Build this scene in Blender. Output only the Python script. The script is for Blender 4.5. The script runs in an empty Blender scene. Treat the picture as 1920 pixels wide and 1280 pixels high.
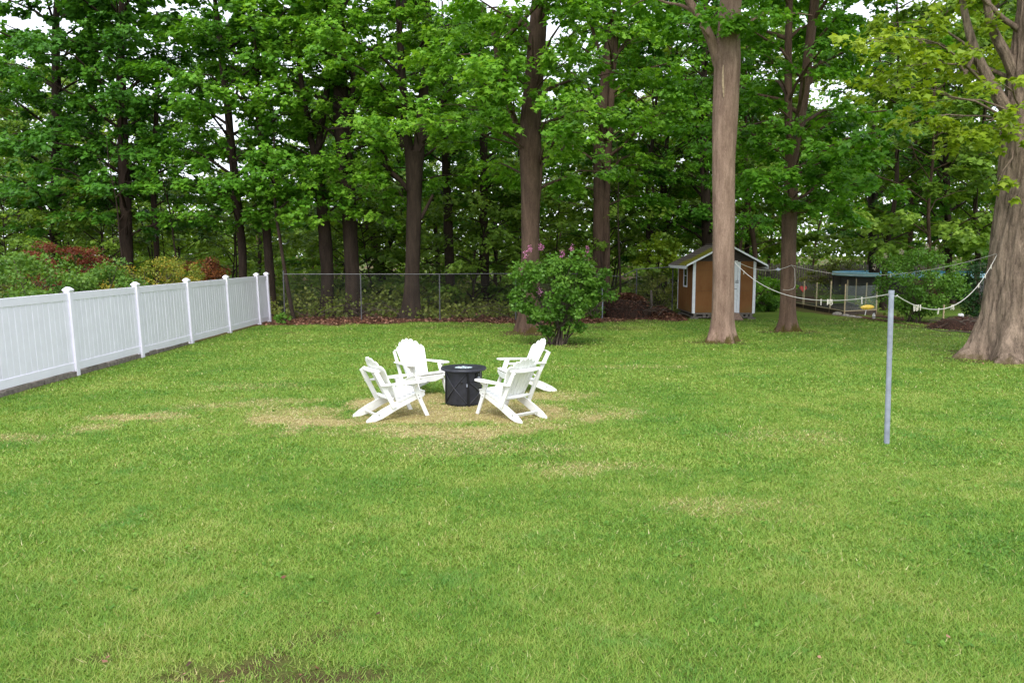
import bpy, bmesh, math, random
import numpy as np
from mathutils import Vector, Matrix

R = math.radians
scene = bpy.context.scene
col = scene.collection
random.seed(7)

# ------------------------------------------------------------------ camera
F = 1450.0            # focal length in photo pixels (photo 1920 x 1280)
H = 2.55              # camera height above the lawn
PITCH = math.atan(164.0 / F)
cam_d = bpy.data.cameras.new("camera")
cam_d.sensor_width = 36.0
cam_d.lens = 36.0 * F / 1920.0
cam_d.clip_end = 3000
cam_o = bpy.data.objects.new("camera", cam_d)
col.objects.link(cam_o)
cam_o.location = (0, 0, H)
cam_o.rotation_euler = (math.pi / 2 - PITCH, 0, 0)
scene.camera = cam_o

# ------------------------------------------------------------------ world, sun, exposure
SUN_EL, SUN_AZ = R(52), R(187)      # azimuth clockwise from +Y: behind the camera
world = bpy.data.worlds.new("World")
scene.world = world
world.use_nodes = True
wn = world.node_tree
wn.nodes.clear()
w_out = wn.nodes.new("ShaderNodeOutputWorld")
w_bg = wn.nodes.new("ShaderNodeBackground")
w_sky = wn.nodes.new("ShaderNodeTexSky")
w_sky.sky_type = 'NISHITA'
w_sky.sun_disc = False
w_sky.sun_elevation = SUN_EL
w_sky.sun_rotation = SUN_AZ
w_sky.air_density = 1.0
w_sky.dust_density = 3.0
w_mix = wn.nodes.new("ShaderNodeMix")
w_mix.data_type = 'RGBA'
w_mix.inputs[0].default_value = 0.82          # even bright cloud cover over the sky
w_mix.inputs[7].default_value = (8.5, 8.9, 9.8, 1)
wn.links.new(w_sky.outputs[0], w_mix.inputs[6])
wn.links.new(w_mix.outputs[2], w_bg.inputs[0])
w_bg.inputs[1].default_value = 0.11
wn.links.new(w_bg.outputs[0], w_out.inputs[0])

sun_d = bpy.data.lights.new("sun", 'SUN')
sun_d.energy = 1.5
sun_d.angle = R(28)
sun_d.color = (1.0, 0.96, 0.88)
sun_o = bpy.data.objects.new("sun", sun_d)
col.objects.link(sun_o)
sdir = Vector((math.sin(SUN_AZ) * math.cos(SUN_EL), math.cos(SUN_AZ) * math.cos(SUN_EL), math.sin(SUN_EL)))
sun_o.rotation_euler = sdir.to_track_quat('Z', 'Y').to_euler()
sun_o.location = (0, -20, 40)

scene.view_settings.view_transform = 'Standard'
scene.view_settings.look = 'None'
scene.view_settings.exposure = 1.05
scene.view_settings.gamma = 1.0
scene.render.engine = 'CYCLES'
cy = scene.cycles
cy.max_bounces = 7
cy.diffuse_bounces = 4
cy.glossy_bounces = 2
cy.transmission_bounces = 5
cy.transparent_max_bounces = 10
cy.caustics_reflective = False
cy.caustics_refractive = False
cy.use_denoising = True
try:
    cy.denoiser = 'OPENIMAGEDENOISE'
except Exception:
    pass

# ------------------------------------------------------------------ pixel helpers
CP, SP = math.cos(PITCH), math.sin(PITCH)


def ray(px, py):
    a, b = (px - 960.0) / F, (640.0 - py) / F
    return np.array((a, b * SP + CP, b * CP - SP))


def G(px, py, z=0.0):
    d = ray(px, py)
    t = (z - H) / d[2]
    return np.array((d[0] * t, d[1] * t, z))


def at(px, py, Y):
    d = ray(px, py)
    t = Y / d[1]
    return np.array((d[0] * t, Y, H + d[2] * t))


# ------------------------------------------------------------------ numpy noise
def _hash(i, s):
    v = np.sin(i[..., 0] * 127.1 + i[..., 1] * 311.7 + i[..., 2] * 74.7 + s * 53.3) * 43758.5453
    return v - np.floor(v)


def vnoise(p, s=0.0):
    p = np.asarray(p, float)
    i = np.floor(p)
    f = p - i
    f = f * f * (3 - 2 * f)
    out = 0
    for dx in (0, 1):
        for dy in (0, 1):
            for dz in (0, 1):
                w = (f[..., 0] if dx else 1 - f[..., 0]) * (f[..., 1] if dy else 1 - f[..., 1]) * (f[..., 2] if dz else 1 - f[..., 2])
                out = out + w * _hash(i + np.array((dx, dy, dz)), s)
    return out


def fbm2(x, y, sc, s=0.0, octv=3):
    out, a, tot = 0, 1.0, 0
    for k in range(octv):
        p = np.stack([np.asarray(x) * sc, np.asarray(y) * sc, np.zeros_like(np.asarray(x, float))], -1)
        out = out + a * vnoise(p, s + k * 7)
        tot += a
        a *= .5
        sc *= 2.1
    return out / tot


def sstep(a, b, v):
    t = np.clip((v - a) / (b - a), 0, 1)
    return t * t * (3 - 2 * t)


# ------------------------------------------------------------------ ground masks
_bp = [G(px, py) for px, py in ((545, 608), (600, 607), (700, 606), (830, 604), (960, 605), (1000, 611), (1060, 607), (1130, 602),
                                (1200, 600), (1285, 598), (1292, 580), (1310, 560), (1430, 557), (1500, 556), (1585, 556), (1640, 557), (1655, 602),
                                (1720, 611), (1790, 616), (1850, 626), (1919, 640))]
_bx = np.array([p[0] for p in _bp])
_by = np.array([p[1] for p in _bp])
_o = np.argsort(_bx)
_bx, _by = _bx[_o], _by[_o]
PIT = np.array((-0.83, 13.1))


def litter_mask(x, y):
    yb = np.interp(x, _bx, _by)
    n = fbm2(x, y, .8, 3.0)
    m = sstep(-.5, .5, y - yb + .35 + (n - .5) * 1.8)
    m = np.maximum(m, sstep(-9.0, -9.3, x))
    return m


STRAW = [  # world ellipses: centre, radii, strength
    (PIT[0] + .05, PIT[1] - .45, 2.2, 1.30, 1.0), (-2.9, 11.6, 1.6, .65, 1.0), (-1.0, 11.0, 1.6, .45, .75), (-4.6, 12.9, 1.0, .35, .45), (-7.0, 10.6, .8, .3, .45), (-3.6, 12.3, 1.3, .45, .6), (-1.7, 11.1, 1.4, .4, .6),
    (-5.6, 11.9, .9, .4, .75), (-6.2, 11.2, .5, .3, .5), (1.2, 12.2, 1.2, .5, .4), (1.0, 9.0, .9, .4, .45), (-.4, 10.0, 1.4, .5, .35),
    (-3.9, 13.3, .9, .35, .4), (.6, 13.9, 1.3, .5, .4), (-1.5, 15.9, 1.2, .5, .25), (2.6, 17.4, 1.6, .4, .25), (4.0, 10.6, 1.2, .5, .25),
    (-5.0, 14.8, 1.2, .4, .25), (2.2, 7.6, .8, .4, .3)]


def straw_mask(x, y):
    n = fbm2(x, y, 1.6, 11.0) - .5
    n2 = fbm2(x, y, 5.0, 17.0) - .5
    m = np.zeros_like(np.asarray(x, float))
    for cx, cyy, rx, ry, s in STRAW:
        d = np.sqrt(((x - cx) / rx) ** 2 + ((y - cyy) / ry) ** 2)
        m = np.maximum(m, s * sstep(1.25, .40, d + n * 1.3 + n2 * .9))
    return (m * (.82 + .45 * sstep(.3, .65, fbm2(x, y, 9.0, 19.0)))).clip(0, 1)


BARE = [(*G(1620, 600)[:2], 2.2, .8, .7), (*G(1700, 613)[:2], 1.6, .7, .7), (*G(1540, 605)[:2], 1.2, .8, .5), (*G(1353, 641)[:2], .8, .6, .9),
        (*G(1478, 622)[:2], .8, .7, .9), (*G(992, 624)[:2], 1.3, .9, .95), (*G(1060, 645)[:2], 1.0, .5, .8), (*G(1130, 615)[:2], 1.8, .8, .6),
        (*G(1180, 602)[:2], 2.5, 1.0, .7), (*G(1890, 672)[:2], 1.7, 1.4, .9), (*G(900, 612)[:2], 2.0, .8, .5), (-1.75, 4.50, .9, .16, .95), (-1.15, 4.46, .6, .12, .95), (-2.0, 4.85, .22, .08, .8), (-1.4, 4.9, .3, .10, .7), (-1.6, 5.3, .2, .07, .6), (-1.0, 5.1, .25, .08, .6),
        (-2.5, 4.6, .3, .10, .8), (.9, 4.5, .3, .09, .6), (-7.2, 24.8, .5, .4, .6), (8.2, 29.6, 2.0, .7, .6), (*G(1780, 628)[:2], 1.6, .8, .5)]


def bare_mask(x, y):
    n = fbm2(x, y, 2.2, 23.0) - .5
    n2 = fbm2(x, y, 8.0, 29.0) - .5
    m = np.zeros_like(np.asarray(x, float))
    for cx, cyy, rx, ry, s in BARE:
        d = np.sqrt(((x - cx) / rx) ** 2 + ((y - cyy) / ry) ** 2)
        m = np.maximum(m, s * sstep(1.3, .5, d + n * 1.5 + n2 * 1.8))
    return m


def gz(x, y):
    x = np.asarray(x, float)
    y = np.asarray(y, float)
    w = sstep(31.5, 42, y)
    return (fbm2(x, y, .25, 40.0) - .5) * (.5 * w)


# ------------------------------------------------------------------ materials
def new_mat(name):
    m = bpy.data.materials.new(name)
    m.use_nodes = True
    nt = m.node_tree
    b = nt.nodes["Principled BSDF"]
    return m, nt, b


def ramp(nt, fac, stops):
    r = nt.nodes.new("ShaderNodeValToRGB")
    el = r.color_ramp.elements
    el[0].position, el[0].color = stops[0][0], (*stops[0][1], 1)
    el[1].position, el[1].color = stops[-1][0], (*stops[-1][1], 1)
    for p, c in stops[1:-1]:
        e = el.new(p)
        e.color = (*c, 1)
    if fac is not None:
        nt.links.new(fac, r.inputs[0])
    return r


def coords(nt, kind="Object", scale=(1, 1, 1)):
    tc = nt.nodes.new("ShaderNodeTexCoord")
    mp = nt.nodes.new("ShaderNodeMapping")
    mp.inputs["Scale"].default_value = scale
    nt.links.new(tc.outputs[kind], mp.inputs[0])
    return mp.outputs[0]


def noise(nt, vec, scale, detail=4, rough=.55, dist=0):
    n = nt.nodes.new("ShaderNodeTexNoise")
    n.inputs["Scale"].default_value = scale
    n.inputs["Detail"].default_value = detail
    n.inputs["Roughness"].default_value = rough
    n.inputs["Distortion"].default_value = dist
    if vec is not None:
        nt.links.new(vec, n.inputs["Vector"])
    return n.outputs[0]


def mixc(nt, fac, a, b, mode='MIX'):
    m = nt.nodes.new("ShaderNodeMix")
    m.data_type = 'RGBA'
    m.blend_type = mode
    for s, v in ((0, fac), (6, a), (7, b)):
        if isinstance(v, (int, float)):
            m.inputs[s].default_value = v
        elif isinstance(v, tuple):
            m.inputs[s].default_value = (*v, 1)
        else:
            nt.links.new(v, m.inputs[s])
    return m.outputs[2]


def mth(nt, op, a, b=None, clamp=False):
    m = nt.nodes.new("ShaderNodeMath")
    m.operation = op
    m.use_clamp = clamp
    for i, v in enumerate((a, b)):
        if v is None:
            continue
        if isinstance(v, (int, float)):
            m.inputs[i].default_value = v
        else:
            nt.links.new(v, m.inputs[i])
    return m.outputs[0]


def attr(nt, name):
    a = nt.nodes.new("ShaderNodeAttribute")
    a.attribute_name = name
    return a.outputs["Fac"]


def bump(nt, b, height, strength=.5, dist=.01):
    n = nt.nodes.new("ShaderNodeBump")
    n.inputs["Strength"].default_value = strength
    n.inputs["Distance"].default_value = dist
    nt.links.new(height, n.inputs["Height"])
    nt.links.new(n.outputs[0], b.inputs["Normal"])


def mat_plain(name, c, rough=.5, metal=0.0, var=.12, scale=6, spec=.5, bumps=0.0, bscale=60):
    m, nt, b = new_mat(name)
    v = coords(nt)
    n = noise(nt, v, scale, 5)
    dark = tuple(x * (1 - var * 1.6) for x in c)
    lite = tuple(min(1, x * (1 + var)) for x in c)
    r = ramp(nt, n, [(.3, dark), (.7, lite)])
    nt.links.new(r.outputs[0], b.inputs["Base Color"])
    b.inputs["Roughness"].default_value = rough
    b.inputs["Metallic"].default_value = metal
    b.inputs["Specular IOR Level"].default_value = spec
    if bumps:
        bump(nt, b, noise(nt, v, bscale, 3), bumps, .005)
    return m


def mat_leaf(name, dark, mid, lite, trans=.35, rough=.45):
    m, nt, b = new_mat(name)
    r = ramp(nt, attr(nt, "rnd"), [(0, dark), (.5, mid), (1, lite)])
    nt.links.new(r.outputs[0], b.inputs["Base Color"])
    b.inputs["Roughness"].default_value = rough
    b.inputs["Specular IOR Level"].default_value = .25
    t = nt.nodes.new("ShaderNodeBsdfTranslucent")
    tc = mixc(nt, 1.0, r.outputs[0], (1.25, 1.15, .55), 'MULTIPLY')
    nt.links.new(tc, t.inputs[0])
    mx = nt.nodes.new("ShaderNodeMixShader")
    mx.inputs[0].default_value = trans
    nt.links.new(b.outputs[0], mx.inputs[1])
    nt.links.new(t.outputs[0], mx.inputs[2])
    nt.links.new(mx.outputs[0], nt.nodes["Material Output"].inputs[0])
    return m


def mat_bark(name, dark, lite, sc=1.0, moss=0.0, mossh=.5, strength=.8):
    m, nt, b = new_mat(name)
    v = coords(nt, "Object", (9 * sc, 9 * sc, 1.3 * sc))
    n = noise(nt, v, 1.0, 10, .72, .25)
    v2 = coords(nt, "Object", (1, 1, .6))
    n2 = noise(nt, v2, 2.2, 4)
    n3 = noise(nt, coords(nt, "Object", (55, 55, 14)), 1.0, 6, .75)
    f = mth(nt, 'ADD', mth(nt, 'MULTIPLY', n, .46), mth(nt, 'ADD', mth(nt, 'MULTIPLY', n2, .24), mth(nt, 'MULTIPLY', n3, .30)))
    r = ramp(nt, f, [(.38, dark), (.50, tuple((a + c) / 2 for a, c in zip(dark, lite))), (.61, lite), (.70, tuple(min(1, c * 1.35) for c in lite))])
    c = r.outputs[0]
    fk = noise(nt, coords(nt, "Object", (1, 1, .45)), 34.0, 3, .6)
    fk = mth(nt, 'MULTIPLY', mth(nt, 'SUBTRACT', fk, .64, True), 7.0, True)
    c = mixc(nt, mth(nt, 'MULTIPLY', fk, .55), c, tuple(min(1, q * 1.7) for q in lite))
    if moss:
        sx = nt.nodes.new("ShaderNodeSeparateXYZ")
        tc = nt.nodes.new("ShaderNodeTexCoord")
        nt.links.new(tc.outputs["Object"], sx.inputs[0])
        hgt = mth(nt, 'DIVIDE', sx.outputs[2], mossh)
        nm = noise(nt, v2, 3.5, 5, .7)
        mask = mth(nt, 'SUBTRACT', mth(nt, 'MULTIPLY', nm, 2.6), mth(nt, 'ADD', hgt, .75), True)
        mask = mth(nt, 'MULTIPLY', mth(nt, 'MULTIPLY', mask, 3.0, True), moss)
        c = mixc(nt, mask, c, (.075, .06, .014))
    nt.links.new(c, b.inputs["Base Color"])
    b.inputs["Roughness"].default_value = .9
    b.inputs["Specular IOR Level"].default_value = .15
    hh = mth(nt, 'ADD', n, mth(nt, 'MULTIPLY', n3, .35))
    bump(nt, b, hh, strength, .05)
    return m


M = {}
M['vinyl'] = mat_plain("white_vinyl", (.84, .815, .91), .38, var=.03, scale=3)
M['chair'] = mat_plain("white_plastic_lumber", (.80, .80, .79), .42, var=.04, scale=8, bumps=.05, bscale=40)
M['black_metal'] = mat_plain("black_metal", (.028, .029, .040), .42, .3, var=.2, scale=14)
M['black_trim'] = mat_plain("black_trim", (.014, .014, .017), .4, .4, var=.2, scale=20)
M['black_bar'] = mat_plain("black_bar", (.040, .041, .050), .35, .5, var=.2, scale=20)
M['bolt'] = mat_plain("bolt_steel", (.22, .22, .23), .4, .8)
M['glass_bead'] = mat_plain("fire_glass", (.55, .68, .85), .08, 0, var=.5, scale=60, spec=.8)
M['galv'] = mat_plain("galvanised_steel", (.30, .325, .40), .55, .25, var=.16, scale=9)
M['galv_old'] = mat_plain("weathered_steel", (.11, .11, .115), .6, .4, var=.2, scale=9)
M['wire'] = mat_plain("fence_wire", (.075, .075, .075), .6, .3)
M['rope'] = mat_plain("line_rope", (.52, .50, .46), .7, 0, var=.15, scale=40)
M['peg'] = mat_plain("peg_wood", (.60, .56, .48), .75, 0, var=.15, scale=40)
M['shingle'] = mat_plain("roof_shingle", (.085, .070, .062), .9, 0, var=.35, scale=22, spec=.2, bumps=.5, bscale=180)
M['trimwhite'] = mat_plain("white_paint", (.72, .73, .76), .5, 0, var=.07, scale=10)
M['gable'] = mat_plain("gable_board", (.046, .034, .027), .8, 0, var=.2, scale=12)
M['pallet'] = mat_plain("pallet_wood", (.17, .145, .12), .85, 0, var=.35, scale=14)
M['rampwood'] = mat_plain("ramp_wood", (.26, .17, .12), .8, 0, var=.25, scale=14)
M['stake'] = mat_plain("stake_wood", (.42, .33, .20), .8, 0, var=.2, scale=18)
M['darkboard'] = mat_plain("bed_board", (.060, .042, .030), .85, 0, var=.3, scale=10)
M['poolwall'] = mat_plain("pool_wall", (.095, .080, .084), .55, 0, var=.15, scale=4)
M['poolrim'] = mat_plain("pool_rim", (.45, .80, .94), .35, 0, var=.06, scale=4)
M['brown'] = mat_plain("brown_board", (.16, .062, .030), .8, 0, var=.25, scale=8)
M['yellow'] = mat_plain("yellow_plastic", (.72, .50, .06), .45, 0, var=.25, scale=18)
M['whiteplastic'] = mat_plain("white_plastic", (.75, .75, .75), .4)
M['red'] = mat_plain("red_plastic", (.55, .05, .05), .4)
M['stone'] = mat_plain("field_stone", (.24, .22, .19), .9, 0, var=.3, scale=9, bumps=.6, bscale=25)
M['concrete'] = mat_plain("concrete_block", (.20, .17, .145), .95, 0, var=.3, scale=12, bumps=.6, bscale=60)
M['twig'] = mat_plain("dead_twig", (.085, .062, .046), .9, 0, var=.3, scale=6)
M['paling'] = mat_plain("grey_paling", (.16, .135, .115), .9, 0, var=.35, scale=5)
M['dark_glass'] = mat_plain("dark_glass", (.02, .022, .025), .08, 0, spec=.8)
M['compost_mesh'] = mat_plain("rusty_mesh", (.05, .036, .028), .9, 0, var=.3, scale=10)
M['bark_pale'] = mat_bark("bark_pale", (.135, .082, .060), (.375, .262, .200), 1.0, .95, .42, 1.0)
M['bark_mid'] = mat_bark("bark_mid", (.058, .036, .025), (.185, .120, .086), 1.0, 1.0, .45, 1.0)
M['bark_dark'] = mat_bark("bark_dark", (.020, .014, .011), (.070, .049, .036), 1.0)
M['bark_maple'] = mat_bark("bark_furrowed", (.034, .023, .017), (.36, .270, .205), 1.25, .6, .35, 1.0)
M['bark_brown_shaded'] = mat_bark("bark_brown_shaded", (.042, .026, .019), (.150, .098, .070), 1.0, .9, .4, 1.0)  # darker version of bark_mid: the shade on these trunks is in the colour
M['heartwood'] = mat_plain("bare_heartwood", (.46, .34, .22), .85, 0, var=.3, scale=10)
M['leaf_mid'] = mat_leaf("leaf_mid", (.055, .165, .014), (.105, .285, .022), (.200, .420, .038), 0.42)
M['leaf_bright'] = mat_leaf("leaf_bright", (.070, .200, .015), (.155, .360, .028), (.280, .500, .050), 0.42)
M['leaf_dark'] = mat_leaf("leaf_dark", (.036, .125, .014), (.070, .215, .020), (.130, .330, .032), 0.4)
M['leaf_yellow'] = mat_leaf("leaf_yellow", (.120, .210, .012), (.215, .330, .018), (.350, .450, .040), 0.42)
M['leaf_far'] = mat_leaf("leaf_far", (.085, .170, .020), (.170, .300, .036), (.290, .420, .065), 0.45)
M['leaf_shrub'] = mat_leaf("leaf_shrub", (.050, .130, .014), (.100, .230, .026), (.190, .350, .055), 0.38)
M['leaf_rhodo'] = mat_leaf("leaf_rhodo", (.045, .115, .012), (.095, .205, .024), (.175, .310, .046), 0.35)
M['leaf_red'] = mat_leaf("leaf_red", (.080, .018, .010), (.165, .045, .022), (.27, .095, .05), 0.35)
M['leaf_amber'] = mat_leaf("leaf_amber", (.13, .19, .02), (.23, .28, .035), (.52, .34, .05), 0.35)
M['leaf_russet'] = mat_leaf("leaf_russet", (.07, .03, .015), (.15, .05, .02), (.30, .13, .03))
M['leaf_ever'] = mat_leaf("leaf_ever", (.010, .038, .010), (.020, .065, .014), (.038, .100, .020), .2)
M['blossom'] = mat_leaf("blossom_pink", (.40, .12, .30), (.58, .20, .44), (.72, .40, .58), .3)
M['blossom_pale'] = mat_leaf("blossom_pale", (.42, .36, .34), (.55, .48, .42), (.68, .62, .52), .3)
M['litter'] = mat_leaf("dead_leaf", (.06, .026, .018), (.170, .070, .042), (.42, .24, .16), .15, .7)
M['wildgreen'] = mat_leaf("wild_green", (.090, .135, .022), (.190, .245, .045), (.320, .340, .090), 0.4)


def mat_ground():
    m, nt, b = new_mat("ground_cover")
    v = coords(nt)
    n1 = noise(nt, v, .55, 4)
    n2 = noise(nt, v, 7, 6, .7)
    n3 = noise(nt, v, 45, 5, .75)
    g = ramp(nt, mth(nt, 'ADD', mth(nt, 'MULTIPLY', n1, .5), mth(nt, 'MULTIPLY', n2, .5)), [(.3, (.075, .155, .022)), (.52, (.130, .210, .032)), (.72, (.210, .250, .055))])
    gc = mixc(nt, .75, g.outputs[0], ramp(nt, n3, [(.25, (.35, .35, .3)), (.75, (1.5, 1.45, 1.4))]).outputs[0], 'MULTIPLY')
    st = ramp(nt, n3, [(.3, (.17, .125, .05)), (.7, (.58, .46, .24))]).outputs[0]
    so = ramp(nt, n3, [(.3, (.036, .020, .012)), (.7, (.125, .072, .044))]).outputs[0]
    li = ramp(nt, mth(nt, 'ADD', mth(nt, 'MULTIPLY', n2, .5), mth(nt, 'MULTIPLY', n3, .5)), [(.35, (.045, .022, .014)), (.5, (.100, .048, .030)), (.65, (.17, .10, .065))]).outputs[0]
    c = mixc(nt, attr(nt, "straw"), gc, st)
    c = mixc(nt, attr(nt, "bare"), c, so)
    c = mixc(nt, attr(nt, "litter"), c, li)
    wild = ramp(nt, n3, [(.3, (.035, .055, .012)), (.7, (.110, .130, .035))]).outputs[0]
    c = mixc(nt, attr(nt, "wild"), c, wild)
    nt.links.new(c, b.inputs["Base Color"])
    b.inputs["Roughness"].default_value = .95
    b.inputs["Specular IOR Level"].default_value = .1
    bump(nt, b, mth(nt, 'ADD', n3, mth(nt, 'MULTIPLY', n2, 2.0)), .9, .03)
    return m


def mat_grass():
    m, nt, b = new_mat("grass_blade")
    tc = nt.nodes.new("ShaderNodeNewGeometry")
    n1 = noise(nt, tc.outputs["Position"], .55, 4)
    n2 = noise(nt, tc.outputs["Position"], 3.2, 4, .6)
    f = mth(nt, 'ADD', mth(nt, 'MULTIPLY', n1, .52), mth(nt, 'MULTIPLY', n2, .30))
    f = mth(nt, 'ADD', f, mth(nt, 'MULTIPLY', attr(nt, "rnd"), .24))
    g = ramp(nt, f, [(.36, (.080, .210, .026)), (.48, (.160, .305, .038)), (.59, (.240, .355, .056)), (.72, (.380, .410, .120))]).outputs[0]
    n4 = noise(nt, tc.outputs["Position"], 1.15, 5, .6)
    cool = mth(nt, 'MULTIPLY', mth(nt, 'SUBTRACT', n4, .56, True), 5.0, True)
    g = mixc(nt, mth(nt, 'MULTIPLY', cool, .75), g, (.062, .235, .040))
    st = ramp(nt, attr(nt, "rnd"), [(0, (.30, .24, .08)), (.6, (.58, .48, .22)), (1, (.74, .66, .42))]).outputs[0]
    c = mixc(nt, attr(nt, "straw"), g, st)
    nt.links.new(c, b.inputs["Base Color"])
    b.inputs["Roughness"].default_value = .5
    b.inputs["Specular IOR Level"].default_value = .3
    t = nt.nodes.new("ShaderNodeBsdfTranslucent")
    nt.links.new(mixc(nt, 1.0, c, (1.2, 1.15, .6), 'MULTIPLY'), t.inputs[0])
    mx = nt.nodes.new("ShaderNodeMixShader")
    mx.inputs[0].default_value = .3
    nt.links.new(b.outputs[0], mx.inputs[1])
    nt.links.new(t.outputs[0], mx.inputs[2])
    nt.links.new(mx.outputs[0], nt.nodes["Material Output"].inputs[0])
    return m


def mat_siding():
    m, nt, b = new_mat("brown_siding")
    v = coords(nt)
    n = noise(nt, v, 1.4, 5, .6)
    n2 = noise(nt, coords(nt, "Object", (30, 30, 3)), 1, 4)
    f = mth(nt, 'ADD', mth(nt, 'MULTIPLY', n, .7), mth(nt, 'MULTIPLY', n2, .3))
    r = ramp(nt, f, [(.32, (.150, .060, .020)), (.5, (.195, .084, .028)), (.7, (.215, .105, .038))])
    sx = nt.nodes.new("ShaderNodeSeparateXYZ")
    tc = nt.nodes.new("ShaderNodeTexCoord")
    nt.links.new(tc.outputs["Object"], sx.inputs[0])
    mask = mth(nt, 'SUBTRACT', mth(nt, 'MULTIPLY', n, 1.1), mth(nt, 'MULTIPLY', sx.outputs[2], 1.0), True)   # green algae at the foot
    c = mixc(nt, mth(nt, 'MULTIPLY', mask, .8), r.outputs[0], (.12, .10, .03))
    nt.links.new(c, b.inputs["Base Color"])
    b.inputs["Roughness"].default_value = .8
    b.inputs["Specular IOR Level"].default_value = .2
    bump(nt, b, n2, .15, .004)
    return m


def mat_moss_shingle():
    m, nt, b = new_mat("mossy_shingle")
    v = coords(nt)
    n = noise(nt, v, 20, 5)
    r = ramp(nt, n, [(.3, (.055, .045, .042)), (.7, (.15, .125, .11))])
    n2 = noise(nt, v, 2.6, 5, .65)
    sx = nt.nodes.new("ShaderNodeSeparateXYZ")
    tc = nt.nodes.new("ShaderNodeTexCoord")
    nt.links.new(tc.outputs["Object"], sx.inputs[0])
    # moss grows on the half of the slope next to the front gable
    near = mth(nt, 'SUBTRACT', 1.15, mth(nt, 'MULTIPLY', sx.outputs[1], .45))
    mask = mth(nt, 'MULTIPLY', mth(nt, 'SUBTRACT', mth(nt, 'ADD', n2, near), 1.05, True), 4.0, True)
    moss = ramp(nt, n, [(.3, (.085, .090, .008)), (.7, (.23, .21, .02))]).outputs[0]
    nt.links.new(mixc(nt, mask, r.outputs[0], moss), b.inputs["Base Color"])
    b.inputs["Roughness"].default_value = .95
    b.inputs["Specular IOR Level"].default_value = .1
    bump(nt, b, n, .6, .02)
    return m


def mat_film():
    m, nt, b = new_mat("clear_film")
    b.inputs["Base Color"].default_value = (.55, .62, .62, 1)
    b.inputs["Roughness"].default_value = .15
    n = noise(nt, coords(nt), 2.5, 4, .6, 1.0)
    t = nt.nodes.new("ShaderNodeBsdfTransparent")
    t.inputs[0].default_value = (.90, .95, .94, 1)
    mx = nt.nodes.new("ShaderNodeMixShader")
    nt.links.new(mth(nt, 'ADD', mth(nt, 'MULTIPLY', n, .16), .03), mx.inputs[0])
    nt.links.new(t.outputs[0], mx.inputs[1])
    nt.links.new(b.outputs[0], mx.inputs[2])
    nt.links.new(mx.outputs[0], nt.nodes["Material Output"].inputs[0])
    return m


M['ground'] = mat_ground()
M['grass'] = mat_grass()
M['siding'] = mat_siding()
M['moss_shingle'] = mat_moss_shingle()
M['film'] = mat_film()


# ------------------------------------------------------------------ mesh helpers
def link(name, mesh, mat=None, parent=None, smooth=False):
    o = bpy.data.objects.new(name, mesh)
    col.objects.link(o)
    if mat is not None:
        mesh.materials.append(mat)
    if parent is not None:
        o.parent = parent
    if smooth:
        mesh.polygons.foreach_set("use_smooth", np.ones(len(mesh.polygons), bool))
    return o


def tag(o, label=None, cat=None, group=None, kind=None):
    if label:
        o["label"] = label
    if cat:
        o["category"] = cat
    if group:
        o["group"] = group
    if kind:
        o["kind"] = kind
    return o


def empty(name, loc, rz=0.0):
    o = bpy.data.objects.new(name, None)
    o.empty_display_size = .2
    o.location = tuple(loc)
    o.rotation_euler = (0, 0, rz)
    col.objects.link(o)
    return o


def np_mesh(name, V, Fq, face_attrs=None, point_attrs=None):
    V = np.ascontiguousarray(V, np.float32).reshape(-1, 3)
    Fq = np.ascontiguousarray(Fq, np.int32)
    k = Fq.shape[1]
    me = bpy.data.meshes.new(name)
    me.vertices.add(len(V))
    me.vertices.foreach_set("co", V.ravel())
    me.loops.add(Fq.size)
    me.loops.foreach_set("vertex_index", Fq.ravel())
    me.polygons.add(len(Fq))
    me.polygons.foreach_set("loop_start", np.arange(len(Fq), dtype=np.int32) * k)
    for nm, arr in (face_attrs or {}).items():
        a = me.attributes.new(nm, 'FLOAT', 'FACE')
        a.data.foreach_set("value", np.ascontiguousarray(arr, np.float32))
    for nm, arr in (point_attrs or {}).items():
        a = me.attributes.new(nm, 'FLOAT', 'POINT')
        a.data.foreach_set("value", np.ascontiguousarray(arr, np.float32))
    me.update(calc_edges=True)
    return me


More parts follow.
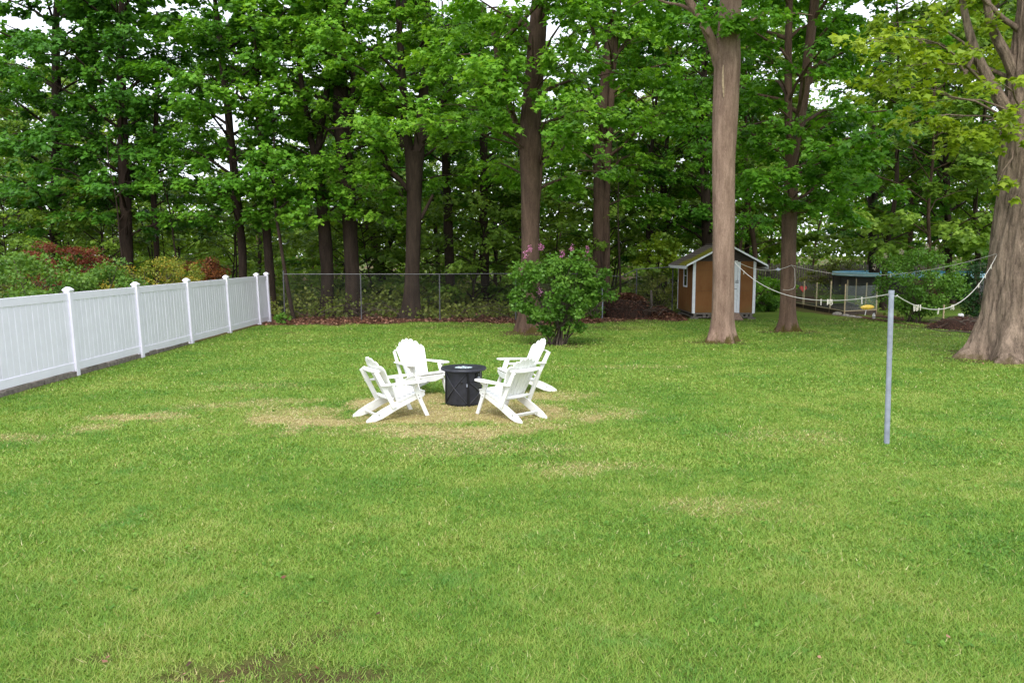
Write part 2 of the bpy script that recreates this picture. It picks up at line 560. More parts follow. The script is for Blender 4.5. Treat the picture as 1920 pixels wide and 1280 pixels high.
class MB:
    def __init__(self):
        self.v, self.f = [], []

    def add(self, vs, fs):
        n = len(self.v)
        self.v += [tuple(map(float, p)) for p in vs]
        self.f += [tuple(i + n for i in f) for f in fs]
        return self

    def box(self, c, s, rot=None):
        x, y, z = (k / 2 for k in s)
        vs = [Vector((a, b_, c_)) for a in (-x, x) for b_ in (-y, y) for c_ in (-z, z)]
        if rot is not None:
            vs = [rot @ p for p in vs]
        vs = [p + Vector(c) for p in vs]
        return self.add(vs, [(0, 1, 3, 2), (4, 6, 7, 5), (0, 4, 5, 1), (2, 3, 7, 6), (0, 2, 6, 4), (1, 5, 7, 3)])

    def beam(self, p0, p1, w, t, up=(0, 0, 1)):
        """a board from p0 to p1: w across, t along `up`-ish."""
        p0, p1 = Vector(p0), Vector(p1)
        d = (p1 - p0).normalized()
        s = d.cross(Vector(up))
        if s.length < 1e-4:
            s = d.cross(Vector((1, 0, 0)))
        s.normalize()
        u = s.cross(d).normalized()
        vs = []
        for p in (p0, p1):
            for a, b_ in ((-1, -1), (1, -1), (1, 1), (-1, 1)):
                vs.append(p + s * (a * w / 2) + u * (b_ * t / 2))
        return self.add(vs, [(3, 2, 1, 0), (4, 5, 6, 7), (0, 1, 5, 4), (1, 2, 6, 5), (2, 3, 7, 6), (3, 0, 4, 7)])

    def prism(self, poly, fn0, fn1):
        """polygon poly (2-D) mapped by fn0 and fn1 to two 3-D faces."""
        n = len(poly)
        vs = [fn0(*p) for p in poly] + [fn1(*p) for p in poly]
        fs = [tuple(range(n))[::-1], tuple(range(n, 2 * n))]
        fs += [(i, (i + 1) % n, n + (i + 1) % n, n + i) for i in range(n)]
        return self.add(vs, fs)

    def tube(self, pts, rad, sides=8, cap=True):
        pts = [Vector(p) for p in pts]
        if not hasattr(rad, '__len__'):
            rad = [rad] * len(pts)
        n0 = len(self.v)
        ref = Vector((0, 0, 1)) if abs((pts[-1] - pts[0]).normalized().z) < .9 else Vector((1, 0, 0))
        for i, p in enumerate(pts):
            d = (pts[min(i + 1, len(pts) - 1)] - pts[max(i - 1, 0)]).normalized()
            s = d.cross(ref).normalized()
            u = s.cross(d)
            for k in range(sides):
                a = 2 * math.pi * k / sides
                self.v.append(tuple(p + (s * math.cos(a) + u * math.sin(a)) * rad[i]))
        for i in range(len(pts) - 1):
            for k in range(sides):
                a, b_ = n0 + i * sides + k, n0 + i * sides + (k + 1) % sides
                self.f.append((a, b_, b_ + sides, a + sides))
        if cap:
            self.f.append(tuple(n0 + k for k in range(sides))[::-1])
            self.f.append(tuple(n0 + (len(pts) - 1) * sides + k for k in range(sides)))
        return self

    def lathe(self, prof, sides=32, c=(0, 0, 0), phase=0.0):
        n0 = len(self.v)
        for r, z in prof:
            for k in range(sides):
                a = 2 * math.pi * k / sides + phase
                self.v.append((c[0] + r * math.cos(a), c[1] + r * math.sin(a), c[2] + z))
        for i in range(len(prof) - 1):
            for k in range(sides):
                a, b_ = n0 + i * sides + k, n0 + i * sides + (k + 1) % sides
                self.f.append((a, b_, b_ + sides, a + sides))
        self.f.append(tuple(n0 + k for k in range(sides))[::-1])
        self.f.append(tuple(n0 + (len(prof) - 1) * sides + k for k in range(sides)))
        return self

    def build(self, name, mat, parent=None, smooth=False, off=None, bevel=0.0):
        vs = self.v
        if off is not None:
            vs = [(a - off[0], b_ - off[1], c_ - off[2]) for a, b_, c_ in vs]
        me = bpy.data.meshes.new(name)
        me.from_pydata(vs, [], self.f)
        me.update()
        bm = bmesh.new()
        bm.from_mesh(me)
        bmesh.ops.recalc_face_normals(bm, faces=bm.faces)
        bm.to_mesh(me)
        bm.free()
        o = link(name, me, mat, parent, smooth)
        if smooth:
            me.set_sharp_from_angle(angle=R(42))
        if bevel:
            md = o.modifiers.new("bevel", 'BEVEL')
            md.width = bevel
            md.segments = 1
            md.limit_method = 'ANGLE'
        return o


# ------------------------------------------------------------------ foliage
LX = np.array((0, .58, .24, 0, -.24, -.58))
LY = np.array((0, .34, .56, 1.0, .56, .34))
LZ = np.array((0, -.13, -.02, -.10, -.02, -.13))
DX = np.array((0, .42, 0, -.42))
DY = np.array((0, .45, 1.0, .45))
DZ = np.array((0, -.08, -.05, -.08))


def nrm(a):
    return a / np.maximum(np.linalg.norm(a, axis=-1, keepdims=True), 1e-9)


def leaf_mesh(name, P, A, N, size, rnd, maple=True):
    """P base points, A leaf axis, N blade normal (rows), size in metres."""
    A = nrm(A)
    N = nrm(N - A * np.sum(N * A, -1, keepdims=True))
    S = np.cross(A, N)
    ox, oy, oz = (LX, LY, LZ) if maple else (DX, DY, DZ)
    k = len(ox)
    sz = size[:, None, None]
    V = P[:, None, :] + sz * (ox[None, :, None] * S[:, None, :] + oy[None, :, None] * A[:, None, :] + oz[None, :, None] * N[:, None, :])
    b = np.arange(len(P))[:, None] * k
    if maple:
        Fq = np.concatenate([b + np.array((0, 1, 2, 3)), b + np.array((0, 3, 4, 5))], 1).reshape(-1, 4)
        rr = np.repeat(rnd, 2)
    else:
        Fq = b + np.array((0, 1, 2, 3))
        rr = rnd
    return np_mesh(name, V, Fq, {"rnd": rr})


class Leaves:
    def __init__(self, seed):
        self.r = np.random.default_rng(seed)
        self.P, self.A, self.N, self.S, self.C = [], [], [], [], []

    def spray(self, base, az, L, W, n, leaf=.14, droop=.30, tint=None, rise=.12):
        r = self.r
        n = int(n)
        d = np.array((math.cos(az), math.sin(az), 0))
        p = np.array((-d[1], d[0], 0))
        ntw = max(4, n // 11)
        # twigs fan out, leaves sit in small rosettes along them
        ta = r.uniform(-1, 1, ntw)
        tl = r.uniform(.45, 1.0, ntw) * (1 - .35 * np.abs(ta))
        ti = r.integers(0, ntw, n)
        s = r.beta(2.0, 1.1, n) * tl[ti]
        lat = ta[ti] * (.25 + .75 * s) * W * .5 + r.normal(0, .06 * W * .5 + .02, n)
        tz = r.normal(0, .13, ntw)
        z = rise * L * s - droop * L * s ** 2 - .18 * np.abs(lat) + tz[ti] - .5 * np.abs(r.normal(0, .13, n)) + r.normal(0, .03, n)
        P = np.asarray(base)[None, :] + d[None, :] * (s * L)[:, None] + p[None, :] * lat[:, None]
        P[:, 2] += z
        out = d[None, :] * (s * L)[:, None] + p[None, :] * lat[:, None]
        out = nrm(out + r.normal(0, .25, (n, 3)) * np.array((1, 1, .2)))
        jit = r.normal(0, .30, (n, 3))
        N = np.array((0, 0, 1.0))[None, :] * .75 + out * r.uniform(.1, 1.0, n)[:, None] + jit
        A = out + np.array((0, 0, -1.0))[None, :] * r.uniform(.15, .9, n)[:, None] + r.normal(0, .35, (n, 3))
        c0 = r.uniform(0, 1) if tint is None else tint
        self.P.append(P)
        self.A.append(A)
        self.N.append(N)
        self.S.append(leaf * r.uniform(.6, 1.25, n))
        self.C.append(np.clip(.55 * c0 + .45 * r.uniform(0, 1, n), 0, 1))

    def blob(self, c, rad, n, leaf=.07, up=.5, tint=None):
        """a loose clump of leaves round c."""
        r = self.r
        n = int(n)
        q = nrm(r.normal(0, 1, (n, 3)))
        k = r.uniform(.35, 1.0, n)[:, None] ** .6
        P = np.asarray(c)[None, :] + q * k * np.asarray(rad)[None, :]
        N = q + np.array((0, 0, up))[None, :] + r.normal(0, .4, (n, 3))
        A = nrm(r.normal(0, 1, (n, 3))) + q * .5 + np.array((0, 0, -.2))[None, :]
        c0 = r.uniform(0, 1) if tint is None else tint
        self.P.append(P)
        self.A.append(A)
        self.N.append(N)
        self.S.append(leaf * r.uniform(.6, 1.3, n))
        self.C.append(np.clip(.5 * c0 + .5 * r.uniform(0, 1, n), 0, 1))

    def mesh(self, name, maple=True, off=(0, 0, 0)):
        P = np.concatenate(self.P) - np.asarray(off)
        return leaf_mesh(name, P, np.concatenate(self.A), np.concatenate(self.N), np.concatenate(self.S), np.concatenate(self.C), maple)

    def count(self):
        return sum(len(p) for p in self.P)


def trunk_arrays(path, rad, sides=14, flare=.6, seed=0.0, rough=.05, step=.22, lobes=5, fh=.45, furrow=0.0):
    """a trunk along path (world) with radii; flared, lobed foot; bumpy skin. Returns V, F."""
    path = np.asarray(path, float)
    rad = np.asarray(rad, float)
    seg = np.linalg.norm(np.diff(path, axis=0), axis=1)
    t = np.concatenate([[0], np.cumsum(seg)])
    n = max(6, int(t[-1] / step))
    tt = np.concatenate([np.linspace(0, min(1.2, t[-1] * .3), 9)[:-1], np.linspace(min(1.2, t[-1] * .3), t[-1], n)])
    # smooth interpolation of the centre line
    C = np.stack([np.interp(tt, t, path[:, k]) for k in range(3)], 1)
    for _ in range(4):
        C[1:-1] = .5 * C[1:-1] + .25 * (C[:-2] + C[2:])
    rr = np.interp(tt, t, rad)
    a = np.linspace(0, 2 * math.pi, sides, endpoint=False)
    D = nrm(np.gradient(C, axis=0))
    ref = np.array((1.0, 0, 0))
    U = nrm(np.cross(D, np.cross(ref, D)))
    W = np.cross(D, U)
    ring = np.cos(a)[None, :, None] * U[:, None, :] + np.sin(a)[None, :, None] * W[:, None, :]
    z = tt
    lob = 1 + .60 * np.cos(lobes * a + seed) + .40 * np.cos((lobes - 2) * a + seed * 2.3)
    fl = flare * np.exp(-z / fh)[:, None] * np.maximum(.15, lob)[None, :]
    flute = .06 * np.exp(-z / 2.5)[:, None] * np.cos(lobes * a + seed)[None, :]
    nz = vnoise(np.stack([np.cos(a)[None, :] * 3 + 0 * z[:, None], np.sin(a)[None, :] * 3 + 0 * z[:, None], z[:, None] * 1.1 + 0 * a[None, :]], -1), seed) - .5
    nz2 = vnoise(np.stack([np.cos(a)[None, :] * 9 + 0 * z[:, None], np.sin(a)[None, :] * 9 + 0 * z[:, None], z[:, None] * 2.2 + 0 * a[None, :]], -1), seed + 5) - .5
    k = 1 + fl + flute + rough * 2 * nz + rough * 1.2 * nz2
    if furrow:
        tw = a[None, :] + .25 * np.sin(z[:, None] * .9)
        q = np.stack([np.cos(tw) * 9, np.sin(tw) * 9, z[:, None] * 1.5 + 0 * a[None, :]], -1)
        rd = 1 - np.abs(vnoise(q, seed + 2) * 2 - 1) * 1.0
        q2 = np.stack([np.cos(tw) * 20, np.sin(tw) * 20, z[:, None] * 3.5 + 0 * a[None, :]], -1)
        k = k + furrow * (1.2 - 2.2 * rd ** 3) + furrow * .9 * (vnoise(q2, seed + 3) - .5)
    V = C[:, None, :] + ring * (rr[:, None] * k)[:, :, None]
    m = len(tt)
    i, j = np.meshgrid(np.arange(m - 1), np.arange(sides), indexing='ij')
    b0 = i * sides + j
    b1 = i * sides + (j + 1) % sides
    Fq = np.stack([b0, b1, b1 + sides, b0 + sides], -1).reshape(-1, 4)
    return V.reshape(-1, 3), Fq, C


def join(parts):
    Vs, Fs, n = [], [], 0
    for V, Fq in parts:
        Vs.append(V)
        Fs.append(Fq + n)
        n += len(V)
    return np.concatenate(Vs), np.concatenate(Fs)


def limb_arrays(p0, p1, r0, r1, rng, sag=.12, sides=6, n=6):
    p0, p1 = np.asarray(p0, float), np.asarray(p1, float)
    L = np.linalg.norm(p1 - p0)
    t = np.linspace(0, 1, n)
    C = p0[None, :] + (p1 - p0)[None, :] * t[:, None]
    C[:, 2] += sag * L * np.sin(math.pi * t) * .9
    C += rng.normal(0, .02 * L, (n, 3)) * np.sin(math.pi * t)[:, None]
    rr = r0 + (r1 - r0) * t ** .8
    D = nrm(np.gradient(C, axis=0))
    ref = np.array((0, 0, 1.0)) if abs(D[0, 2]) < .9 else np.array((1.0, 0, 0))
    U = nrm(np.cross(D, ref[None, :]))
    W = np.cross(D, U)
    a = np.linspace(0, 2 * math.pi, sides, endpoint=False)
    V = C[:, None, :] + (np.cos(a)[None, :, None] * U[:, None, :] + np.sin(a)[None, :, None] * W[:, None, :]) * rr[:, None, None]
    i, j = np.meshgrid(np.arange(n - 1), np.arange(sides), indexing='ij')
    b0, b1 = i * sides + j, i * sides + (j + 1) % sides
    return V.reshape(-1, 3), np.stack([b0, b1, b1 + sides, b0 + sides], -1).reshape(-1, 4), C


# parts of the picture plane where the photo shows a bare stem: (px0, py0, px1, py1, depth of that stem)
CLEAR = [(1464, 10, 1540, 215, 25.7), (1466, 385, 1492, 600, 25.7), (982, 235, 1014, 470, 25.3), (990, 0, 1028, 80, 25.3), (1108, 240, 1150, 470, 34), (1130, 50, 1158, 130, 34), (624, 170, 662, 285, 31.5), (640, 425, 680, 600, 31.5),
         (570, 195, 612, 285, 31.5), (755, 240, 798, 290, 30.5), (758, 300, 794, 600, 30.5), (422, 190, 448, 330, 32.5), (222, 255, 245, 460, 34), (598, 435, 628, 600, 31.5), (1820, 60, 1895, 205, 19), (1868, 250, 1920, 620, 19),
         (1336, 60, 1388, 640, 22.5), (830, 280, 850, 560, 36), (900, 240, 916, 560, 37), (1040, 0, 1060, 1, 1)]


def proj(p):
    x, y, z = p[0], p[1], p[2] - H
    zc = y * CP - z * SP
    return 960 + F * x / zc, 640 - F * (y * SP + z * CP) / zc


def blocked(p, rng, keep=.15):
    u, v = proj(p)
    for (a, b, c, d, yy) in CLEAR:
        if a - 18 < u < c + 18 and b < v < d and p[1] < yy - .1:
            return rng.uniform() > keep
    return False


def tree(name, label, base_px, path_px, mat_b, mat_l, seed, Y=None, top=15.0, forks=(), limbs=(), nb=26, zlow=4.0, reach=3.4,
         leaves=14000, leaf=.175, tiers=(), sides=14, flare=.6, rough=.05, group=None, cat="tree", lobes=5, fh=.45, maple=True, per=95, cam_bias=.0, step=.22, furrow=0.0):
    """path_px: [(px, py, width_px)] from the foot up, all at the depth of the foot."""
    rng = np.random.default_rng(seed)
    b = G(*base_px) if Y is None else np.array((*at(base_px[0], 600, Y)[:2], 0.0))
    Y = b[1]
    b[2] = float(gz(b[0], b[1])) - .04
    pts, rad = [b.copy()], [path_px[0][2] / 2 * Y / F]
    for px, py, w in path_px:
        q = at(px, py, Y)
        if q[2] > pts[-1][2] + .15:
            pts.append(q)
            rad.append(w / 2 * Y / F)
    # carry the stem on above the frame
    if pts[-1][2] < top and not forks:
        d = pts[-1] - pts[-2]
        d = d / np.linalg.norm(d)
        k = (top - pts[-1][2])
        pts.append(pts[-1] + np.array((d[0] * .5, rng.normal(0, .1), 1.0)) * k * .5)
        rad.append(rad[-1] * .6)
        pts.append(pts[-1] + np.array((d[0] * .3, rng.normal(0, .1), 1.0)) * k * .5)
        rad.append(.04)
    V, Fq, C = trunk_arrays(pts, rad, sides, flare, seed * 1.7, rough, step=step, lobes=lobes, fh=fh, furrow=furrow)
    root = empty(name, b)
    tag(root, label, cat, group)
    me = np_mesh("trunk", V - b, Fq)
    link("trunk", me, mat_b, root, True)
    stems = [(C, np.interp(np.linspace(0, 1, len(C)), np.linspace(0, 1, len(rad)), rad))]
    br = []
    for fk in list(forks) + list(limbs):
        fp = [at(px, py, Y) for px, py, w in fk]
        fr = [w / 2 * Y / F for px, py, w in fk]
        if fk in forks and fp[-1][2] < top:
            d = nrm(fp[-1] - fp[-2])
            k = top - fp[-1][2]
            fp.append(fp[-1] + np.array((d[0] * .6, 0, 1.0)) * k * .5)
            fr.append(fr[-1] * .6)
            fp.append(fp[-1] + np.array((d[0] * .3, 0, 1.0)) * k * .5)
            fr.append(.03)
        v, f, c = trunk_arrays(fp, fr, max(8, sides - 4), 0, seed + 9.1, rough, fh=.3)
        br.append((v - b, f))
        stems.append((c, None))
    lv = Leaves(seed + 100)
    allc = np.concatenate([c for c, _ in stems])
    allc = allc[allc[:, 2] > zlow - 1.0]
    if len(allc) == 0:
        allc = C[-3:]
    plan = []
    for k in range(nb):
        u = (k + rng.uniform(0, 1)) / nb
        z = zlow + (top - zlow) * u ** .95
        s = allc[np.argmin(np.abs(allc[:, 2] - z + .8) + rng.uniform(0, .4, len(allc)))]
        az = k * 2.399 + rng.uniform(-.4, .4)
        if cam_bias and rng.uniform() < cam_bias:
            az = -math.pi / 2 + rng.uniform(-1.1, 1.1)
        prof = (math.sin(math.pi * min(1, .28 + .72 * u)) ** .7) * .75 + .25
        L = reach * prof * rng.uniform(.75, 1.15)
        end = s + np.array((math.cos(az) * L, math.sin(az) * L, (.28 + .45 * u) * L * rng.uniform(.4, 1.2)))
        v, f, c = limb_arrays(s, end, max(.025, .018 * L + .012), .010, rng)
        br.append((v - b, f))
        for q in (.25, .5, .72, 1.0):
            i = min(len(c) - 1, int(round(q * (len(c) - 1))))
            for side in ((0,) if q in (1.0, .25) else (-1, 1)):
                a2 = az + side * rng.uniform(.6, 1.2)
                LL = rng.uniform(1.0, 1.8) * (.75 + .25 * q)
                plan.append((c[i], a2, LL, rng.uniform(.9, 1.5), u))
    n_plan = max(1, len(plan))
    for (p, a2, LL, WW, u) in plan:
        mid = p + np.array((math.cos(a2), math.sin(a2), -.08)) * LL * .55
        if blocked(mid, rng):
            continue
        big = 1.0 if p[2] < 11.5 else 1.7
        lv.spray(p, a2, LL * (1.15 if big > 1 else 1), WW, leaves / n_plan / (big ** 1.6), leaf * big)
    for tr in tiers:
        px, py, w = tr[:3]
        dY = tr[3] if len(tr) > 3 else rng.uniform(1.0, 2.6)
        cpt = at(px, py, Y - dY)
        hw = w / 2 * (Y - dY) / F
        j = np.argmin(np.abs(allc[:, 2] - (cpt[2] - .5 - .15 * dY)) + .3 * np.linalg.norm(allc[:, :2] - cpt[None, :2], axis=1))
        s = allc[j]
        v, f, c = limb_arrays(s, cpt + np.array((0, .5, -.05)), .035, .010, rng, .10)
        br.append((v - b, f))
        az0 = math.atan2(cpt[1] - s[1], cpt[0] - s[0])
        nn = max(3, int(w / 45))
        for q in range(nn):
            t = (q + .5) / nn * 2 - 1
            p = cpt + np.array((t * hw * .72, .35 + .3 * abs(t) + rng.normal(0, .2), -.16 * t * t + rng.normal(0, .10)))
            a2 = -math.pi / 2 + t * .9 + rng.normal(0, .25)
            if blocked(p + np.array((0, -.4, -.1)), rng, .3):
                continue
            v, f, _ = limb_arrays(c[-3], p, .012, .006, rng, .05, 4, 4)
            br.append((v - b, f))
            lv.spray(p, a2, rng.uniform(.7, 1.15), rng.uniform(.8, 1.2), per, leaf, .32, rng.uniform(.45, 1.0))
    if br:
        V, Fq = join(br)
        link("branches", np_mesh("branches", V, Fq), mat_b, root, True)
    if lv.P:
        link("crown", lv.mesh("crown", maple and Y < 31.2, b), mat_l, root)
    return root, lv.count()


LEAFCOUNT = 0

# ================================================================== SETTING
# ------------------------------------------------------------------ ground sheet
xs = np.unique(np.round(np.concatenate([-np.geomspace(20, 700, 26), np.arange(-20, 30.01, .28), np.geomspace(30, 700, 26)]), 3))
ys = np.unique(np.round(np.concatenate([-np.geomspace(4, 200, 12), np.arange(-4, 46.01, .28), np.geomspace(46, 900, 34)]), 3))
gx, gy = np.meshgrid(xs, ys, indexing='ij')
gxr, gyr = gx.ravel(), gy.ravel()
gv = np.stack([gxr, gyr, gz(gxr, gyr)], 1)
ny = len(ys)
gi, gj = np.meshgrid(np.arange(len(xs) - 1), np.arange(ny - 1), indexing='ij')
g0 = gi * ny + gj
gf = np.stack([g0, g0 + ny, g0 + ny + 1, g0 + 1], -1).reshape(-1, 4)
lm = litter_mask(gxr, gyr)
wild = lm * sstep(31.2, 34, gyr) * sstep(.30, .55, fbm2(gxr, gyr, .3, 60.0))
g_o = link("ground", np_mesh("ground", gv, gf, None, {"litter": lm, "straw": straw_mask(gxr, gyr), "bare": bare_mask(gxr, gyr), "wild": wild}), M['ground'], None, True)
tag(g_o, "wide mown backyard lawn running back into the leaf strewn woodland floor", "ground", kind="structure")


# ------------------------------------------------------------------ grass blades
def grass_object():
    r = np.random.default_rng(5)
    Vs, rn, st = [], [], []
    for (y0, y1, dens, wd, hgt, mx) in ((3.6, 6.0, 11500, .0031, .027, 1.8), (6.0, 9.0, 6000, .0043, .027, 1.6), (9.0, 14.0, 2300, .0072, .028, 1.4), (14.0, 20.0, 850, .011, .030, .8), (20.0, 30.5, 300, .018, .030, .8)):
        xw = .69 * y1 + mx
        n = int(dens * (y1 - y0) * 2 * xw)
        x = r.uniform(-xw, xw, n)
        y = r.uniform(y0, y1, n)
        keep = np.abs(x) < .69 * y + mx
        keep &= litter_mask(x, y) < r.uniform(.25, .75, n)
        keep &= bare_mask(x, y) < r.uniform(.15, 1.15, n)
        s = straw_mask(x, y)
        keep &= (x > -9.1)
        keep &= (r.uniform(0, 1, n) > .08 * s)
        keep &= (np.hypot(x - PIT[0], y - PIT[1]) > .3)
        x, y, s = x[keep], y[keep], s[keep]
        n = len(x)
        tuft = fbm2(x, y, 3.0, 71.0)
        hn = hgt * r.uniform(.55, 1.3, n) * (.65 + .75 * tuft) * (1 - .45 * s)
        az = r.uniform(0, 2 * math.pi, n)
        lean = r.uniform(.2, 2.4, n) * (1 + 1.3 * s)
        w = wd * r.uniform(.7, 1.3, n)
        a2 = az + math.pi / 2 + r.normal(0, .5, n)
        V = np.zeros((n, 3, 3))
        V[:, 0] = np.stack([x - np.cos(a2) * w, y - np.sin(a2) * w, np.full(n, -.004)], 1)
        V[:, 1] = np.stack([x + np.cos(a2) * w, y + np.sin(a2) * w, np.full(n, -.004)], 1)
        V[:, 2] = np.stack([x + np.cos(az) * hn * lean, y + np.sin(az) * hn * lean, hn], 1)
        Vs.append(V)
        rn.append(r.uniform(0, 1, n))
        st.append(np.where(r.uniform(0, 1, n) < np.maximum(s * 1.02, .03), r.uniform(.6, 1, n), 0.0))
    V = np.concatenate(Vs)
    n = len(V)
    me = np_mesh("grass", V, np.arange(n * 3).reshape(-1, 3), {"rnd": np.concatenate(rn), "straw": np.concatenate(st)})
    o = link("grass", me, M['grass'])
    tag(o, "short mown grass of the lawn with yellowed patches round the fire table", "grass", kind="stuff")
    return n


n_grass = grass_object()

# broad weed leaves among the grass of the near lawn
wl = Leaves(31)
r_ = np.random.default_rng(32)
for k in range(420):
    y = r_.uniform(4.2, 9.5) if k < 330 else r_.uniform(9.5, 16)
    x = r_.uniform(-.68, .68) * y
    if r_.uniform() > fbm2(np.array([x]), np.array([y]), .6, 90.0)[0] * 2.2 - .75:
        continue
    for q in range(r_.integers(4, 9)):
        a = r_.uniform(0, 6.28)
        wl.P.append(np.array([[x + r_.normal(0, .03), y + r_.normal(0, .03), .012]]))
        wl.A.append(np.array([[math.cos(a), math.sin(a), r_.uniform(.25, .8)]]))
        wl.N.append(np.array([[-.3 * math.cos(a), -.3 * math.sin(a), 1.0]]))
        wl.S.append(np.array([r_.uniform(.025, .050)]))
        wl.C.append(np.array([r_.uniform(.3, 1)]))
wo = link("lawn_weeds", wl.mesh("lawn_weeds", False), M['leaf_shrub'])
tag(wo, "low broad-leaved weeds scattered through the near lawn", "weeds", kind="stuff")


# dead leaves: strip by the back fence, round the compost and under the shed's left wall, a few on the lawn
def flat_leaves(lv, r, pts, size=(.06, .12), z=.0, lift=.03):
    n = len(pts)
    az = r.uniform(0, 6.28, n)
    lv.P.append(np.stack([pts[:, 0], pts[:, 1], (pts[:, 2] if pts.shape[1] > 2 else z) + r.uniform(.005, lift, n)], 1))
    lv.A.append(np.stack([np.cos(az), np.sin(az), r.uniform(-.1, .5, n)], 1))
    lv.N.append(np.stack([r.normal(0, .4, n), r.normal(0, .4, n), np.ones(n)], 1))
    lv.S.append(r.uniform(*size, n))
    lv.C.append(r.uniform(0, 1, n) ** 1.3)


lit = Leaves(41)
r_ = np.random.default_rng(42)
x = r_.uniform(-9, 26, 60000)
y = r_.uniform(22, 36, 60000)
mk = litter_mask(x, y)
w = np.where((x < 7), 1.0, .25)
k_ = (mk * w > r_.uniform(.3, 1.0, 60000))
pts = np.stack([x[k_], y[k_], gz(x[k_], y[k_])], 1)[:22000]
flat_leaves(lit, r_, pts, (.06, .13))
x = r_.uniform(-9, 14, 9000)
y = r_.uniform(3.5, 29, 9000)
bk = bare_mask(x, y) + .018
k_ = (bk > r_.uniform(0, 1.6, 9000)) & (litter_mask(x, y) < .5)
flat_leaves(lit, r_, np.stack([x[k_], y[k_]], 1), (.02, .055), 0, .05)
lo = link("fallen_leaves", lit.mesh("fallen_leaves", False), M['litter'])
tag(lo, "red brown fallen leaves strewn along the back fence and under the trees", "leaf litter", kind="stuff")

# ------------------------------------------------------------------ white vinyl fence
FX = -9.2
LEANX = -.035


def fence_y(py):
    return 3697.0 / (py - 476)


posts = [10.25, 13.2, 16.15, 19.05, 22.05, 25.1, 28.1, 29.25]
fence = empty("white_privacy_fence", (FX, 20, 0))
tag(fence, "white vinyl privacy fence of upright boards along the left of the lawn", "fence")


def frel(x, y, z):   # fence coordinates, leaning slightly outward
    return (x + LEANX * z, y - 20, z)


def fbox(m, x0, x1, y0, y1, z0, z1, dz0=0, dz1=0):
    vs = [frel(xx, yy, zz) for xx in (x0, x1) for yy in (y0, y1) for zz in (z0, z1)]
    m.add(vs, [(0, 1, 3, 2), (4, 6, 7, 5), (0, 4, 5, 1), (2, 3, 7, 6), (0, 2, 6, 4), (1, 5, 7, 3)])
    return m


for y in posts:
    p = fbox(MB(), -.062, .062, y - .062, y + .062, -.05, 1.79).build("post", M['vinyl'], fence, bevel=.006)
    m = MB()
    fbox(m, -.085, .085, y - .085, y + .085, 1.79, 1.812)
    a = [frel(sx * .085, y + sy * .085, 1.812) for sx, sy in ((-1, -1), (1, -1), (1, 1), (-1, 1))]
    b_ = [frel(sx * .03, y + sy * .03, 1.865) for sx, sy in ((-1, -1), (1, -1), (1, 1), (-1, 1))]
    m.add(a + b_, [(0, 1, 5, 4), (1, 2, 6, 5), (2, 3, 7, 6), (3, 0, 4, 7), (4, 5, 6, 7)])
    c = [frel(sx * .064, y + sy * .064, 1.755) for sx, sy in ((-1, -1), (1, -1), (1, 1), (-1, 1))]
    d = [frel(sx * .082, y + sy * .082, 1.789) for sx, sy in ((-1, -1), (1, -1), (1, 1), (-1, 1))]
    m.add(c + d, [(0, 1, 5, 4), (1, 2, 6, 5), (2, 3, 7, 6), (3, 0, 4, 7), (4, 5, 6, 7)])
    m.build("post_cap", M['vinyl'], p, bevel=.004)
for i in range(len(posts) - 1):
    y0, y1 = posts[i] + .062, posts[i + 1] - .062
    zb = .12 if i < 3 else (.08 if i == 3 else .05)
    fbox(MB(), -.024, .024, y0, y1, 1.585, 1.745).build("top_rail", M['vinyl'], fence, bevel=.004)
    fbox(MB(), -.024, .024, y0, y1, zb, zb + .17).build("bottom_rail", M['vinyl'], fence, bevel=.004)
    nbd = max(4, int(round((y1 - y0) / .175)))
    wd = (y1 - y0) / nbd
    for k in range(nbd):
        ya = y0 + k * wd
        o = .0015 * math.sin(k * 2.1 + i)
        m = MB()
        # tongue-and-groove board: flat face with bevelled edges
        prof = [(-.008 + o, ya + .0005), (.006 + o, ya + .0005), (.0125 + o, ya + .010), (.0125 + o, ya + wd - .010), (.006 + o, ya + wd - .0005), (-.008 + o, ya + wd - .0005)]
        z0, z1 = zb + .15, 1.60
        m.prism(prof, lambda a, b2: frel(a, b2, z0), lambda a, b2: frel(a, b2, z1))
        m.build("board", M['vinyl'], fence)

# concrete blocks showing under the fence
fb = empty("concrete_footing", (FX - .05, 16, 0))
tag(fb, "row of low grey brown concrete blocks under the near end of the white fence", "footing")
y = 9.8
k = 0
while y < 21.5:
    L = .40 + .03 * math.sin(k * 3.3)
    hh = .10 + .012 * math.sin(k * 1.9)
    m = MB().box((.02 * math.sin(k * 5.1), y + L / 2 - 16, hh / 2 - .03), (.16, L - .012, hh + .06))
    m.build("block", M['concrete'], fb, bevel=.01)
    y += L
    k += 1

# ------------------------------------------------------------------ chain-link fence
clf = empty("chain_link_fence", (0, 29.5, 0))
tag(clf, "grey chain link fence with steel posts and bent top rail in front of the woods", "fence")
Y0 = 29.4
rail_px = [(531, 514), (675, 514), (824, 514), (967, 513), (1060, 513), (1118, 514), (1164, 519), (1192, 505), (1262, 500)]
def cl_depth(px):
    return Y0 + .35 + 3.3 * float(sstep(1030, 1125, px))


rail = [at(px, py, cl_depth(px)) for px, py in rail_px]
off = np.array((0, 29.5, 0))
MB().tube(rail, .020, 8).build("top_rail", M['galv_old'], clf, True, off)
for px, tp in ((531, 507), (676, 513), (824, 513), (967, 512), (1120, 514), (1194, 504), (1262, 498)):
    t = at(px, tp, cl_depth(px))
    bt = np.array((t[0], t[1], -.05))
    MB().tube([bt, (bt + t) / 2, t], .026, 10).build("post", M['galv_old'], clf, True, off)
